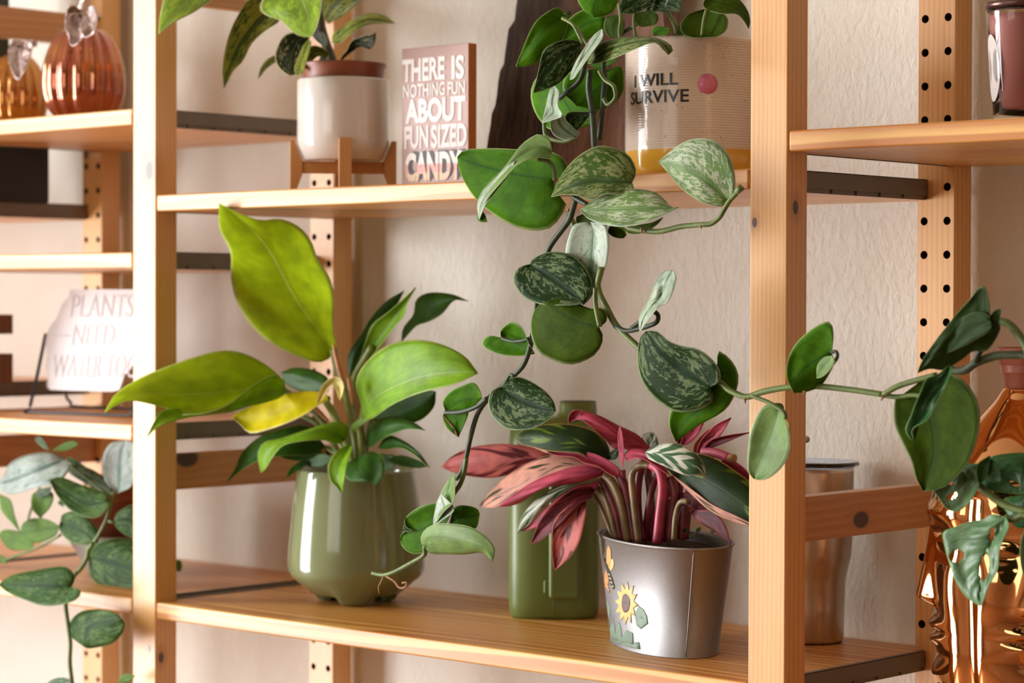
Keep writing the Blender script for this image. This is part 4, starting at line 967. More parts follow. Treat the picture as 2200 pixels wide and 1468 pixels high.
lf('e', (1386, 972), (1517, 1027), '1392,966 1423,953 1459,954 1496,975 1513,999', '1392,985 1410,994 1435,1005 1468,1020 1500,1021', '1430,978 1490,1000', Y=Yb - .034, d=(0, .012), arch=.012, cup=(-.010, .006))
lf('b', (1432, 1008), (1668, 1150), '1450,985 1492,973 1533,983 1574,1008 1620,1048', '1451,1028 1492,1069 1533,1102 1574,1120 1620,1136', '1510,1030 1590,1080', Y=Yb - .005, d=(0, .02), arch=.01, cup=(-.012, .004))
lf('c', (1446, 1022), (1640, 1138), '1492,1056 1533,1086 1590,1112', '1492,1070 1533,1103 1574,1121', Y=Yb - .02, d=(0, .016))
lf('d', (1440, 1022), (1341, 984), '1418,988 1400,972 1380,965 1354,965 1343,973', '1420,1010 1390,990 1366,985 1350,992', Y=Yb - .034, d=(0, .0), cup=(-.006, .004))
lf('d', (1338, 1005), (1331, 913), '1330,980 1327,940', '1340,975 1337,938', Y=Yb - .03, n=14, m=3, cup=(0, .004))
for B_, T_, L_, R_, mt in (((1498, 978), (1571, 898), '1504,950 1535,915', '1516,965 1548,935', 'd'), ((1505, 972), (1610, 930), '1530,945 1570,935', '1525,965 1572,946', 'f'), ((1462, 960), (1516, 900), '1468,935 1490,912', '1482,952 1505,925', 'd'),
                           ((1455, 955), (1484, 922), '1458,940 1470,928', '1470,950', 'f'), ((1490, 985), (1545, 912), '1492,955 1515,928', '1505,968 1532,940', 'a'), ((1550, 990), (1622, 1045), '1575,990 1604,1012', '1560,1012 1590,1034', 'd'), ((1340, 960), (1300, 945), '1325,945', '1320,965', 'd')):
    lf(mt, B_, T_, L_, R_, Y=Yb + .004, n=14, m=4, cup=(.004, .0))
lf('f', (1435, 1072), (1530, 1090), '1460,1058 1500,1068', '1460,1085 1500,1096', Y=Yb - .01, n=12, m=3)
lf('f', (1480, 1095), (1572, 1176), '1530,1098 1558,1130', '1500,1122 1540,1146', Y=Yb - .01, d=(0, .02), n=14, m=4)
lf('b', (1300, 990), (1330, 960), '1305,975', '1325,985', Y=Yb + .02, n=10, m=3)
lf('e', (1395, 978), (1398, 928), '1378,955 1382,934', '1414,958 1408,934', Y=Yb + .02, n=12, m=4)
lf('f', (1470, 1120), (1420, 1040), '1440,1095 1425,1060', '1462,1080 1440,1050', Y=Yb + .01, n=12, m=4)
lf('f', (1360, 1100), (1345, 1030), '1345,1075', '1362,1060', Y=Yb + .02, n=12, m=4)
M_s1 = plain('maroon_stalk', (.20, .035, .045), .4, var=.35, vs=50); M_s2 = plain('olive_stalk', (.22, .15, .06), .42, var=.3, vs=50); M_s3 = plain('magenta_stalk', (.45, .05, .10), .4, var=.25, vs=50)
for a, r, mm, dy in (('1324,1160 1312,1105 1296,1062 1272,1042 1262,1068', .0026, M_s2, -.015), ('1334,1162 1322,1100 1302,1050 1290,1030', .0036, M_s1, -.012), ('1348,1164 1336,1090 1318,1040 1296,1018', .0040, M_s2, -.016), ('1362,1165 1352,1095 1340,1040 1328,1015', .0046, M_s1, -.010), ('1372,1166 1362,1080 1358,1020 1376,1000 1400,1000', .0036, M_s2, -.016), ('1378,1164 1370,1090 1372,1030 1384,985', .0042, M_s1, -.006),
                     ('1412,1166 1418,1110 1424,1050 1418,1012 1400,998', .0050, M_s3, -.020), ('1425,1164 1430,1100 1428,1040 1412,1010', .0036, M_s1, -.008), ('1440,1160 1444,1110 1450,1060 1440,1025', .0044, M_s1, -.012), ('1448,1160 1452,1110 1462,1080 1480,1078', .0030, M_s2, -.02), ('1466,1158 1472,1100 1482,1040 1495,985', .0066, M_s1, .006), ('1398,1162 1400,1090 1394,1030 1388,975', .0040, M_s1, .006), ('1455,1155 1460,1080 1455,1010 1462,960', .0040, M_s1, .01),
                     ('1318,1158 1300,1110 1282,1070 1262,1045', .0022, M_s2, -.01), ('1338,1010 1341,1080 1350,1160', .003, M_s3, -.01), ('1385,1163 1392,1100 1408,1030 1430,1010', .0034, M_s1, .0)):
    stem(ST, a, r, mm, Yb + dy, name='stalk')
stem(ST, '1510,972 1540,974 1566,984', .0048, plain('pink_cane', (.50, .10, .16), .4), Yb, name='cane', label='cut pink cane')
stem(ST, '1566,984 1578,986', .0044, M_dry, Yb, name='cane_end', label='brown cut cane end')
for x, y in ((1484, 1152), (1470, 1140), (1530, 1140), (1498, 1138), (1352, 1150)):
    lf('b', (x, y + 8), (x + 6, y - 6), '%d,%d' % (x - 4, y), '%d,%d' % (x + 8, y), Y=Yb - .006, n=6, m=2, name='seedling', label='tiny green seedling')

# green watering can
cc = atZ(1190, 1334, Z2); tcn = tocam(cc); cC = cc - tcn * .036; sC = mpp(cC)
zc_ = lambda y: zat(1190, y, cC, .034)
t = thing('watering_can', 'olive green plastic watering can behind the pink striped plant', 'watering can', (cC.x, cC.y, Z2))
ex = Vector((-tcn.y, tcn.x, 0)); 
if ex.dot(RV) < 0: ex = -ex
M_can = plain('olive_plastic', (.135, .19, .045), .38, var=.06, vs=20)
def sup(a, A, B_, p=3.2):
    c_, s_ = math.cos(a), math.sin(a); r = (abs(c_) ** p + abs(s_) ** p) ** (-1 / p); return A * r * c_, B_ * r * s_
V, F = [], []; n = 64
secs = [(1335, .86, .72, 0), (1333, .93, .86, 0), (1322, .985, .96, 0), (1300, 1, 1, 0), (1150, 1, 1, 0), (960, 1, .96, 0), (925, .98, .94, 0), (912, .9, .86, 4), (902, .62, .74, 34), (896, .46, .7, 46), (886, .42, .66, 50), (872, .41, .64, 50), (866, .38, .6, 50), (866, .28, .46, 50), (876, .27, .45, 50)]
for (y, ka, kb, off) in secs:
    for i in range(n):
        u, w = sup(2 * PI * i / n, 97 * sC * ka, .033 * kb)
        P = cC + ex * (u + off * sC) + tcn * w; V.append((P.x, P.y, max(Z2, zc_(y)) if y > 1334 else zc_(y)))
for j in range(len(secs) - 1):
    for i in range(n): F.append((j * n + i, j * n + (i + 1) % n, (j + 1) * n + (i + 1) % n, (j + 1) * n + i))
F += [tuple(range(n))[::-1], tuple(range((len(secs) - 1) * n, len(secs) * n))]
body = mesh('tank', V, F, M_can, t)
def canbox(x0, x1, y0, y1, d0, d1):
    V = []
    for y in (y1, y0):
        for (x, d) in ((x0, d0), (x1, d0), (x1, d1), (x0, d1)):
            P = cC + ex * ((x - 1190) * sC) + tcn * d; V.append((P.x, P.y, zc_(y)))
    return V, [(0, 3, 2, 1), (4, 5, 6, 7), (0, 1, 5, 4), (1, 2, 6, 5), (2, 3, 7, 6), (3, 0, 4, 7)]
v, f = canbox(1179, 1243, 1000, 1286, .028, .043); mesh('handle', v, f, M_can, t, smooth=False, bevel=.004)
v, f = canbox(1168, 1182, 1246, 1276, .030, .038); mesh('handle_lug', v, f, M_can, t, smooth=False, bevel=.002)
P0, P1 = cC + tcn * .0333, cC + tcn * .0333
v, f = tubem([(P0.x, P0.y, zc_(1318)), (P0.x, P0.y, zc_(1290))], .0005, 6); mesh('mould_seam', v, f, M_can, t)
v, f = lathe([(.018, 0), (.02, .0015), (.018, .003), (.001, .003)], (cC.x + ex.x * 50 * sC, cC.y + ex.y * 50 * sC, zc_(870)), 24); mesh('cap', v, f, plain('opening_shade_dark', (.05, .06, .02), .5), t, label='dark disc standing in for the shaded filler opening')  # solid dark disc, the shade inside the opening put into its colour

# green footed pot with the philodendron
cc = atZ(765, 1304, Z2); tg = tocam(cc); cG = cc - tg * .041; sG = mpp(cG)
zg = lambda y: zat(778, y, cG)
t = thing('philodendron', 'lime and dark green philodendron in a glossy sage green footed pot', 'potted plant', (cG.x, cG.y, Z2)); PH = t
M_sage = plain('sage_glaze', (.215, .255, .125), .13, coat=.5, var=.03, vs=12)
zb0 = zg(1277); foot0 = math.atan2(tg.y, tg.x) - .06
def footz(a):
    d = min(abs(((a - foot0 - k * 2 * PI / 3) + PI) % (2 * PI) - PI) for k in range(3)); q = min(1, max(0, (.52 - d) / .22)); return q * q * (3 - 2 * q)
prof = [(.001, zb0 + .004, 0), (52 * sG, zb0 + .004, 0), (56 * sG, zb0 + .001, 1), (74 * sG, zb0 + .0005, 1), (84 * sG, zb0 + .001, .8), (97 * sG, zg(1272), 0), (140 * sG, zg(1236), 0), (146 * sG, zg(1226), 0), (147.5 * sG, zg(1212), 0), (145 * sG, zg(1170), 0), (137 * sG, zg(1085), 0), (127 * sG, zg(1014), 0), (126 * sG, zg(1009), 0), (123.5 * sG, zg(1007), 0), (121 * sG, zg(1009), 0), (120 * sG, zg(1040), 0)]
V, F = [], []; n = 120
for r, z, fw in prof:
    for i in range(n):
        a = 2 * PI * i / n; q = footz(a) * fw
        V.append((cG.x + r * math.cos(a), cG.y + r * math.sin(a), z * (1 - q) + Z2 * q if fw else z))
for j in range(len(prof) - 1):
    for i in range(n): F.append((j * n + i, j * n + (i + 1) % n, (j + 1) * n + (i + 1) % n, (j + 1) * n + i))
mesh('pot', V, F, M_sage, t)
soil(t, cG, 120 * sG, zg(1022))
kw = dict(k=(3, 6), sc=1.4, rough=.34, nv=22, bmp=.2)
pL = leaf_mat('philodendron_lime', (.44, .62, .004), (.54, .70, .006), .5, .2, vein=(.66, .74, .12), vs=.85, trans=.48, edge=(.72, .76, .25), tcol=(.60, .78, .01), **kw)
pM = leaf_mat('philodendron_mid', (.17, .38, .010), (.24, .47, .015), .5, .2, vein=(.42, .56, .12), vs=.75, trans=.3, edge=(.50, .58, .20), **kw)
pD = leaf_mat('philodendron_dark', (.028, .105, .010), (.045, .145, .014), .5, .2, vein=(.10, .22, .04), vs=.6, trans=.22, edge=(.25, .38, .08), spec=.35, **kw)
pY = leaf_mat('philodendron_yellow', (.82, .76, .006), (.88, .80, .012), .5, .2, vein=(.85, .78, .10), vs=.4, trans=.35, edge=(.88, .86, .45), tcol=(.95, .9, .02), **kw)
pC = leaf_mat('philodendron_cream', (.82, .76, .32), (.70, .40, .12), .62, .06, vein=(.8, .7, .3), vs=.3, trans=.2, **kw)
LP = dict(l=(pL, pM), m=(pM, pM), d=(pD, pM), y=(pY, pC), c=(pC, pC))
lf = lambda mt, *a, **k: leaf(PH, LP[mt], *a, **k)
Yg = cG.y
lf('l', (716, 756), (470, 437), '711,768 689,779 660,774 597,747 550,711 513,659 496,604 495,541 472,494', '724,752 718,725 715,690 717,641 708,597 682,556 667,516 641,487 601,471 561,474 516,460', '634,641 579,541 524,475', Y=Yg - .01, d=(0, Yg + .004), arch=-.012, cup=(-.018, .010), m=8, n=28, label='largest lime leaf standing upright')
lf('l', (614, 838), (224, 886), '610,818 568,781 520,758 476,753 421,766 347,792 292,817 248,847', '560,826 520,848 487,873 428,889 384,887 340,872 274,861', '540,838 400,848 300,848', Y=Yg - .06, d=(0, .175), arch=.0, cup=(-.018, .010), m=7, n=26)
lf('m', (616, 842), (392, 892), '606,813 588,806 555,822 520,847 487,872 440,889', '600,856 560,868 500,880 440,893', '560,845 480,880', Y=Yg - .075, d=(0, .12), arch=.02, cup=(.002, -.004))
lf('m', (560, 862), (315, 940), '490,870 400,877 350,882 332,905', '500,884 410,896 350,912 326,928', Y=Yg - .05, d=(0, .19), cup=(.0, .01))
lf('y', (700, 848), (497, 896), '684,842 664,840 616,845 568,861 518,882', '706,860 686,869 642,898 586,920 538,931 514,910', '640,868 560,896', Y=Yg - .075, d=(0, .02), cup=(-.006, .010), label='yellow curled leaf')
lf('c', (730, 860), (682, 866), '739,832 728,811 706,816 688,838', '722,838 713,828 702,840 694,856', '730,834 720,819 704,826 692,846', Y=Yg - .085, cup=(.008, .004), n=14, label='cream and orange curled leaf base')
lf('m', (768, 905), (1027, 802), '776,872 764,825 784,781 833,742 892,730 950,740 1000,767', '800,899 843,870 901,845 975,826', '810,852 900,812 980,800', Y=Yg - .05, d=(0, .03), arch=.02, cup=(-.012, .008), m=7, n=26)
lf('m', (772, 900), (800, 898), '754,915 760,930 775,915', '790,892', Y=Yg - .06, n=10, m=3)
lf('d', (752, 812), (869, 624), '746,785 750,755 774,722 796,684 830,647', '765,790 800,720 850,660', Y=Yg + .02, d=(0, .0), cup=(.0, -.01))
lf('m', (764, 808), (894, 617), '778,765 784,738 800,698 833,672 872,638', '776,795 803,762 843,708 868,678 874,652', '798,752 828,710 874,650', Y=Yg - .005, cup=(.008, .008))
lf('d', (862, 735), (1007, 647), '866,705 888,676 894,644 922,629 970,632', '877,718 896,699 921,691 950,674 976,645', '905,672 960,645', Y=Yg + .03, cup=(-.008, .006))
lf('d', (800, 905), (937, 842), '830,870 870,850 910,838', '850,912 900,905 932,876', Y=Yg - .005, cup=(.0, -.008))
lf('d', (785, 950), (914, 925), '798,912 843,897 887,907', '795,962 823,943 867,924 895,922', Y=Yg - .03, d=(0, .03), arch=.01, cup=(-.008, .004))
lf('d', (812, 962), (924, 1005), '832,936 867,947 901,973', '823,966 862,963 892,978 912,996', Y=Yg - .03, d=(0, .03), arch=.01, cup=(-.006, .004))
lf('d', (770, 980), (811, 1046), '745,996 741,1022 756,1034 798,1038', '800,970 824,984 825,1017 818,1034', '775,1012', Y=Yg - .05, d=(0, .03), arch=.01, cup=(-.004, -.004))
lf('m', (752, 955), (735, 1062), '725,968 705,1000 709,1032 724,1048', '756,965 744,1002 738,1035', '730,1000 728,1035', Y=Yg - .065, d=(0, .03), arch=.012, cup=(.004, .008))
lf('m', (742, 945), (560, 1016), '750,925 738,907 705,909 666,921 600,942 568,950 553,975', '725,955 695,946 646,948 607,958 583,987 572,1006', '690,925 620,945 580,968', Y=Yg - .06, d=(0, .045), arch=.02, cup=(-.010, .006))
lf('d', (700, 960), (485, 1039), '661,915 607,921 558,938 519,973 507,1003', '680,975 656,978 600,980 548,993 509,1018', '620,955 540,990', Y=Yg - .03, d=(0, .05), arch=.02, cup=(-.008, .006))
lf('d', (705, 980), (590, 975), '665,955 630,952', '665,992 620,988', Y=Yg - .035, d=(0, .02))
lf('d', (668, 990), (613, 1029), '645,992 624,1006', '655,1002 635,1014', Y=Yg - .05, d=(0, .02), n=12, m=4)
lf('d', (705, 842), (603, 800), '704,812 670,794 632,790', '650,842 615,826', Y=Yg + .02, cup=(-.008, 0))
lf('d', (830, 990), (920, 1002), '860,978 900,990', '860,1002 900,1006', Y=Yg - .04, n=12, m=4)
lf('d', (720, 985), (640, 1000), '690,975', '690,1004', Y=Yg - .05, n=12, m=4)
lf('d', (820, 975), (835, 1010), '800,980 815,1005', '850,980 850,1000', Y=Yg - .03, n=12, m=4)
M_ph = plain('philodendron_stalk', (.20, .27, .06), .42, var=.25, vs=40); M_shth = plain('orange_sheath', (.50, .22, .08), .45, var=.2, vs=60)
for a, r, mm, dy in (('716,750 724,790 740,840 755,900 765,960 770,1015', .0042, M_ph, -.02), ('762,1015 757,960 755,900 758,840 764,808 800,745', .0044, M_ph, -.01), ('612,840 660,872 705,920 740,965 756,1015', .0036, M_ph, -.04), ('700,862 722,900 742,950 758,1015', .0040, M_ph, -.05), ('770,905 776,940 778,1015', .0044, M_ph, -.04), ('862,735 845,790 815,860 790,930 780,1015', .0030, M_ph, .01), ('560,864 640,890 700,930 745,1015', .0030, M_ph, -.03),
                     ('785,950 785,980 780,1020', .0036, M_ph, -.03), ('742,945 752,975 762,1018', .0036, M_ph, -.05), ('700,962 735,985 755,1018', .003, M_ph, -.03), ('755,812 752,870 760,940 768,1010', .004, M_ph, .01)):
    stem(PH, a, r, mm, Yg + dy, name='stalk')
for a in ('716,740 724,775 733,810 740,840', '655,850 672,872 690,890 705,905', '748,812 755,840 758,870'):
    stem(PH, a, lambda q: .0012 + .0032 * q * (1 - q) * 4 * .5, M_shth, Yg - .045, name='leaf_sheath', label='orange brown leaf sheath')

# ------------------------------------------------------------------ left bay
ZL1, ZL3, ZL4 = .2148, -.1358, -.3285
def pumpkin(name_label, px, Yp, ytop, rpx, mat, leafm):
    cU = at(px, 240, Yp); sU = mpp(cU); zu = lambda y: zat(px, y, cU)
    t = thing('glazed_pumpkin', name_label, 'pumpkin', (cU.x, cU.y, ZL1), 'glazed pumpkins on the left shelf')
    H = zu(ytop) - ZL1; V, F = [], []; n, k = 150, 34; nr = 14
    for j in range(k + 1):
        q = j / k; th = PI * q
        rr = math.sin(th) ** .80; z = ZL1 + H * (.5 - .5 * math.cos(th)) ** 1.22; rr *= 1 + .05 * math.cos(th)
        for i in range(n):
            a = 2 * PI * i / n; rib = abs(math.sin(a * nr / 2 + .4)) ** .7
            r = max(.0005, rpx * sU * (rr * (.89 + .11 * rib)))
            zz_ = z - (H * .06 * (1 - rr) if q > .5 else 0)
            V.append((cU.x + r * math.cos(a), cU.y + r * math.sin(a), max(zz_, ZL1)))
    for j in range(k):
        for i in range(n): F.append((j * n + i, j * n + (i + 1) % n, (j + 1) * n + (i + 1) % n, (j + 1) * n + i))
    mesh('body', V, F, mat, t); return t, cU, zu, sU
def lustre(name, a, b):
    m = N(name, .07, .7, .7, 1.0); f = m.noise(m.pos(), 28, 3); m.base(m.mix(m.smooth(f, .35, .65), a, b)); m.bump(m.noise(m.pos(), 90, 2), .12, .002); return m.m
M_foil = N('rose_silver_foil', .24, 1.0); M_foil.bump(M_foil.noise(M_foil.pos(), 260, 3), .8, .004); M_foil = M_foil.base((.62, .50, .47))
t1, cU, zu, sU = pumpkin('large copper red glazed pumpkin with a silver leafy stem', 180, .10, 47, 90, lustre('copper_red_glaze', (.36, .075, .028), (.46, .16, .04)), M_foil)
stem(t1, '172,70 176,40 180,10 184,-8', lambda q: .008 - .002 * q, M_foil, .06, name='stalk', label='silver foil stalk')
lfp = lambda *a, **k: leaf(t1, (M_foil, M_foil), *a, name='foil_leaf', rip=.006, th=.0012, **k)
lfp((176, 30), (158, 98), '150,30 140,55 148,75 150,92', '180,50 178,75 170,90', Y=.05, d=(0, .03), cup=(.01, .01)); lfp((182, 30), (184, 80), '175,48 176,68', '205,20 208,45 200,70', Y=.045, d=(0, .03), cup=(.01, .01)); lfp((172, 22), (142, 52), '155,12 142,26', '170,45 155,56', Y=.055, d=(0, .02), cup=(.01, .0)); lfp((186, 34), (205, 24), '190,18 200,12', '200,50 210,38', Y=.05, d=(0, .02))
t2, cU, zu, sU = pumpkin('smaller orange glazed pumpkin with a silver leafy stem, at the frame edge', 36, .13, 108, 66, lustre('orange_glaze', (.52, .19, .018), (.62, .27, .03)), M_foil)
stem(t2, '40,125 42,105 44,88', lambda q: .006 - .002 * q, M_foil, .10, name='stalk', label='silver foil stalk')
lfp = lambda *a, **k: leaf(t2, (M_foil, M_foil), *a, name='foil_leaf', rip=.006, th=.0012, **k)
lfp((44, 98), (38, 172), '24,100 18,125 26,150', '62,110 60,135 48,158', Y=.09, d=(0, .03), cup=(.01, .01)); lfp((40, 92), (18, 128), '30,84 18,104', '38,110 26,126', Y=.09, d=(0, .02)); lfp((50, 92), (66, 120), '60,84 68,96', '50,112 60,124', Y=.09, d=(0, .02)); lfp((70, 100), (78, 86), '66,92', '78,98', Y=.10, n=8, m=3)

# white plaque on its wire easel
Ye = .105
plq = pts2('152,622 146,640 134,652 127,668 122,684 110,697 101,716 97,736 99,752 102,762 100,778 99,790 104,798 103,812 99,826 101,834 108,838 160,840 240,842 256,838 262,822 267,806 278,797 284,786 296,778 308,760 314,735 312,712 306,698 302,684 300,668 300,652 299,640 299,622')
def lean(px, py, Y=Ye, k=.20, z0=-.115):
    P = at(px, py, Y); 
    for _ in range(3): P = at(px, py, Y + max(0, (P.z - z0)) * k)
    return P
P = [lean(x, y) for x, y in plq]
cen = sum(P, Vector()) / len(P)
t = thing('plaque', 'white plaque of irregular outline lettered about watering plants, on a wire easel', 'sign', (cen.x, cen.y, P[16].z))
off = Vector((0, .004, 0)); n = len(P); V = P + [p + off for p in P]
F = [tuple(range(n)), tuple(range(n, 2 * n))[::-1]] + [(i, n + i, n + (i + 1) % n, (i + 1) % n) for i in range(n)]
nn = (P[8] - P[0]).cross(P[18] - P[0])
if nn.dot(CAM - P[0]) < 0: F = [f[::-1] for f in F]
mesh('plate', V, F, plain('white_enamel', (.66, .635, .645), .5), t, smooth=False)
M_gl = plain('faint_grey_print', (.53, .48, .48), .5)
def onlean(x0, x1, y0, y1, sh=6):
    def fn(u, v):
        return lean(x0 + (x1 - x0) * u + sh * (v - .5), y1 + (y0 - y1) * v) - Vector((0, .0003, 0))
    return fn
lettering('lettering', 'PLANTS', t, M_gl, onlean(155, 287, 633, 682), -.012)
lettering('lettering', 'NEED', t, M_gl, onlean(158, 246, 698, 742), -.012)
lettering('lettering', 'WATER TOO', t, M_gl, onlean(114, 296, 762, 812), -.012)
for a, b in ((118, 152), (252, 286)):
    v, f = tubem([lean(a, 721) - Vector((0, .0006, 0)), lean(b, 721) - Vector((0, .0006, 0))], .0004, 5); mesh('lettering', v, f, M_gl, t)
M_wire = plain('black_wire', (.045, .045, .05), .3, .6)
A = lambda x, y, Y: at(x, y, Y)
wY = atZ(64, 885, ZL3).y
q0 = atZ(64, 885, ZL3 + .002); q1 = atZ(281, 893, ZL3 + .002)
t = thing('wire_easel', 'black bent wire easel holding the white plaque', 'easel', ((q0.x + q1.x) / 2, q0.y, ZL3))
topL = at(98, 718, q0.y + .040); topR = at(318, 722, q1.y + .040)
r0, r1 = atZ(155, 873, ZL3 + .002), atZ(300, 880, ZL3 + .002)
v, f = tubem([topL, topL.lerp(q0, .5), q0 + Vector((0, 0, .004)), q0 + Vector((.003, 0, 0)), q1 + Vector((-.003, 0, 0)), q1 + Vector((.001, 0, .004)), topR.lerp(q1, .5), topR], .0021, 8, n=60); mesh('front_wire', v, f, M_wire, t)
bk0 = at(140, 842, r0.y - .01)
v, f = tubem([topL.lerp(bk0, .0) + Vector((.02, .01, -.005)), bk0, r0 + Vector((0, 0, .003)), r0 + Vector((.004, 0, 0)), r1], .0019, 8, n=40); mesh('rear_wire', v, f, M_wire, t)

# far left things seen through the upright
b0 = at(107, 438, .20)
v, f = box(b0.x - .16, b0.x, .12, .20, .1275, b0.z + .075); o = mesh('storage_box', v, f, plain('matt_black', (.012, .011, .011), .5, var=.1), None, smooth=False, bevel=.003); props(o, 'plain black box on the far left shelf behind the upright', 'box')
l0 = at(84, 60, .24); zl = b0.z + .0755
t = thing('lantern', 'white panelled lantern with a dark corner bar on the black box, far left', 'lantern', (l0.x - .06, .16, zl))
v, f = box(l0.x - .12, l0.x - .006, .125, .19, zl + .001, zl + .30); mesh('panel', v, f, plain('milky_panel', (.78, .74, .68), .4), t, smooth=False, bevel=.001)
for xx in (l0.x - .006, l0.x - .126):
    v, f = box(xx, xx + .005, .122, .193, zl, zl + .31); mesh('corner_bar', v, f, plain('dark_green_metal', (.03, .05, .045), .4), t, smooth=False)
l1 = at(7, 745, .11)
for i, (ya, yb) in enumerate(((676, 718), (762, 812))): pass
t = thing('wood_block_letter', 'dark brown wooden block letter at the left frame edge', 'ornament', (l1.x - .04, .11, -.1015))
zt1 = at(7, 676, .11).z; z2_ = at(7, 718, .11).z; z3_ = at(7, 760, .11).z
v, f = joinm(box(l1.x - .07, l1.x, .10, .125, z2_, zt1), box(l1.x - .07, l1.x, .10, .125, -.1015, z3_), box(l1.x - .07, l1.x - .045, .10, .125, z3_, z2_)); mesh('letter_block', v, f, wood('dark_block_wood', 2, 51, (.20, .075, .02), (.11, .035, .01)), t, smooth=False, bevel=.001)

# satin plant, lower left
cS = at(262, 1180, .15); sS = mpp(cS)
zs_ = lambda y: zat(262, y, cS)
t = thing('silver_satin_plant', 'broad leaved silver satin plant trailing over the lowest left shelf', 'potted plant', (cS.x, cS.y, ZL4)); LS = t
v, f = lathe([(.001, ZL4), (70 * sS, ZL4), (74 * sS, ZL4 + .003), (112 * sS, zs_(1160)), (113 * sS, zs_(1145)), (109 * sS, zs_(1145)), (100 * sS, zs_(1165))], (cS.x, cS.y, 0), 64); mesh('cover_pot', v, f, plain('grey_ceramic', (.40, .39, .38), .3, coat=.3, var=.05), t, label='grey cover pot')
v, f = lathe([(60 * sS, zs_(1190)), (78 * sS, zs_(1150)), (92 * sS, zs_(1075)), (98 * sS, zs_(1074)), (99 * sS, zs_(1050)), (94 * sS, zs_(1050)), (88 * sS, zs_(1075))], (cS.x, cS.y, 0), 56); mesh('nursery_pot', v, f, M_terra, t, label='brown inner pot')
soil(t, cS, 88 * sS, zs_(1070))
gT = leaf_mat('satin_grey_top', (.035, .085, .028), (.22, .30, .20), .50, .10, (5, 9), 1.4, vein=(.022, .06, .035), vs=.85, midw=.09, rough=.42, trans=.1, edge=(.30, .40, .24), nv=6, spec=.25)
gD = leaf_mat('satin_dark_top', (.028, .080, .012), (.11, .19, .06), .53, .08, (5, 9), 1.4, vein=(.02, .045, .02), vs=.85, midw=.09, rough=.45, trans=.16, edge=(.24, .36, .14), nv=6, spec=.2)
gS = leaf_mat('satin_silver_top', (.14, .21, .18), (.36, .44, .41), .42, .12, (5, 9), 1.4, vein=(.06, .12, .10), vs=.85, midw=.06, rough=.32, trans=.06, edge=(.42, .5, .42), nv=6)
gU = leaf_mat('satin_under', (.09, .21, .012), (.13, .26, .02), .5, .2, (5, 9), 1.4, vein=(.06, .13, .03), vs=.6, midw=.05, rough=.5, trans=.3, edge=(.3, .4, .16), nv=6)
lf = lambda mt, *a, **k: leaf(LS, {'g': (gT, gU), 'd': (gD, gU), 's': (gS, gU), 'u': (gU, gD)}[mt], *a, **k)
lf('s', (142, 986), (-8, 1040), '108,972 60,977 22,995 8,1022', '148,1008 125,1036 77,1048 31,1062 5,1057', '90,1006 30,1030', Y=.03, d=(0, .02), arch=.015, cup=(-.010, .006))
lf('d', (234, 1080), (106, 1032), '230,1062 217,1055 174,1041 135,1026 118,1026', '228,1095 209,1112 174,1109 147,1093 122,1064', '185,1082 140,1056', Y=.02, d=(0, .02), cup=(-.008, .006))
lf('g', (244, 1062), (138, 1006), '232,1032 192,1006 160,1002', '225,1062 190,1043 155,1022', Y=.06, cup=(-.006, .0))
lf('s', (252, 1060), (268, 945), '225,1032 220,990 234,956', '285,1042 294,990 288,955', Y=.06, cup=(.006, .006))
lf('d', (211, 1166), (130, 1122), '211,1146 196,1121 170,1101 148,1100 132,1108', '190,1172 156,1167 133,1149 126,1134', '175,1140', Y=.03, cup=(-.006, .006))
lf('d', (244, 1124), (296, 1146), '248,1108 266,1092 290,1088', '252,1136 270,1150 292,1156', Y=.05)
lf('d', (191, 1198), (305, 1232), '197,1178 221,1163 262,1156 298,1170', '193,1237 217,1260 250,1271 288,1268', '230,1206 280,1222', Y=.065, d=(0, .01), cup=(-.008, .008))
lf('d', (152, 1262), (-4, 1256), '161,1247 155,1228 132,1217 77,1225 23,1237', '173,1268 166,1287 135,1299 93,1302 58,1291 19,1275', '90,1258', Y=-.04, d=(0, .012), arch=.006, cup=(-.010, .008))
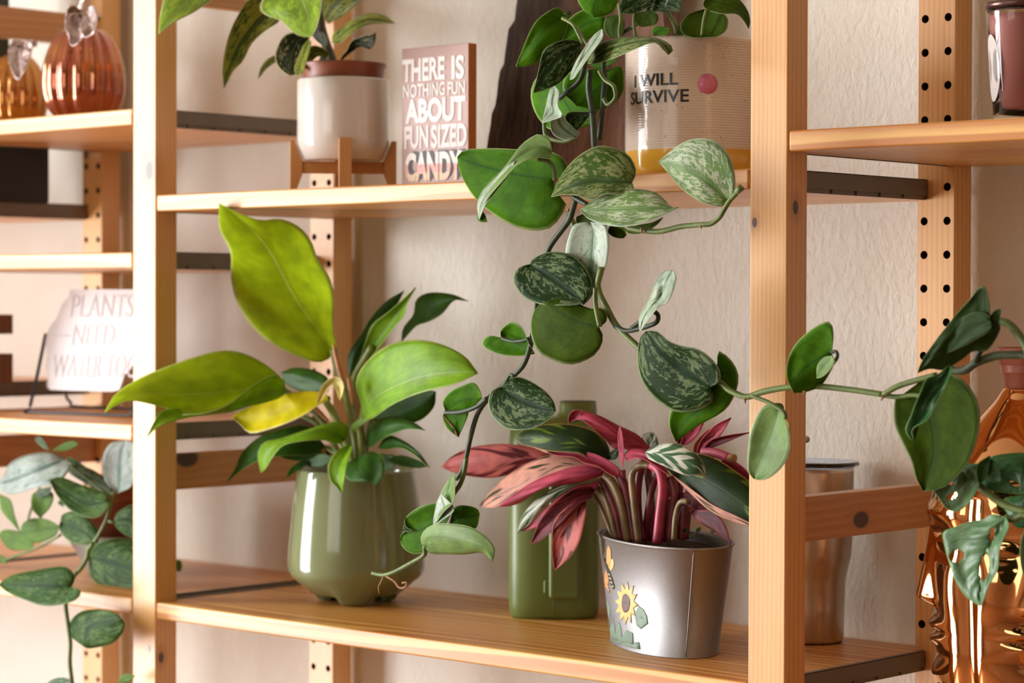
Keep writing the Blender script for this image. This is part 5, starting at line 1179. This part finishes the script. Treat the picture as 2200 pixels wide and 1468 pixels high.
lf('d', (180, 1390), (262, 1330), '152,1368 147,1350 156,1328 180,1312 217,1310 248,1317', '193,1394 240,1384 262,1362 268,1342', '190,1350 230,1335', Y=-.04, cup=(-.006, -.006))
lf('u', (127, 1130), (44, 1148), '100,1116 70,1114 48,1126', '118,1152 78,1168 52,1158', Y=.05)
lf('u', (74, 1172), (-6, 1150), '50,1146 12,1138', '60,1182 20,1180', Y=.05)
lf('u', (46, 1148), (-2, 1062), '32,1110 22,1075', '26,1125 2,1095', Y=.03)
lf('u', (86, 1114), (92, 1050), '68,1092 70,1062', '108,1090 114,1062', Y=.055)
lf('g', (80, 1070), (110, 1045), '78,1055', '105,1065', Y=.05, n=10, m=3)
lf('u', (112, 968), (168, 954), '134,954 156,947', '136,970 160,962', Y=.04, n=12, m=3)
lf('g', (106, 968), (76, 940), '92,962 78,950', '98,952 86,938', Y=.06, n=12, m=3)
lf('d', (214, 1030), (142, 985), '180,1000 150,982', '190,1024 160,1006', Y=.065, n=12, m=4)
lf('u', (15, 1210), (-8, 1192), '8,1196', '6,1212', Y=.0, n=8, m=3)
lf('g', (155, 1464), (98, 1472), '138,1456 112,1460', '140,1474 118,1478', Y=-.04, n=10, m=3)
lf('u', (290, 1452), (252, 1468), '272,1448 258,1455', '280,1464', Y=-.02, n=10, m=3)
lf('u', (372, 1215), (391, 1216), '378,1204 388,1205', '378,1226 388,1228', Y=.12, n=10, m=3)
lf('d', (128, 1075), (136, 1090), '124,1082', '136,1080', Y=.06, n=8, m=3)
for a, r, y_ in (('244,1058 236,1090 228,1118 212,1150 200,1168', .0032, .03), ('200,1168 190,1182 188,1196 178,1215 166,1230', .0038, .01), ('150,1262 142,1290 142,1310 146,1340 151,1380 150,1420 152,1445 156,1475', .0034, -.035), ('166,1230 156,1245 150,1262', .003, -.02), ('130,1150 93,1172 60,1186 20,1200 -6,1206', .0022, .04), ('228,1118 246,1124', .0022, .04), ('88,1112 90,1140', .002, .055), ('148,1000 190,1030 235,1066', .0026, .06), ('100,1010 60,1120 80,1165', .002, .06)):
    stem(LS, a, r * .72, M_st, y_)
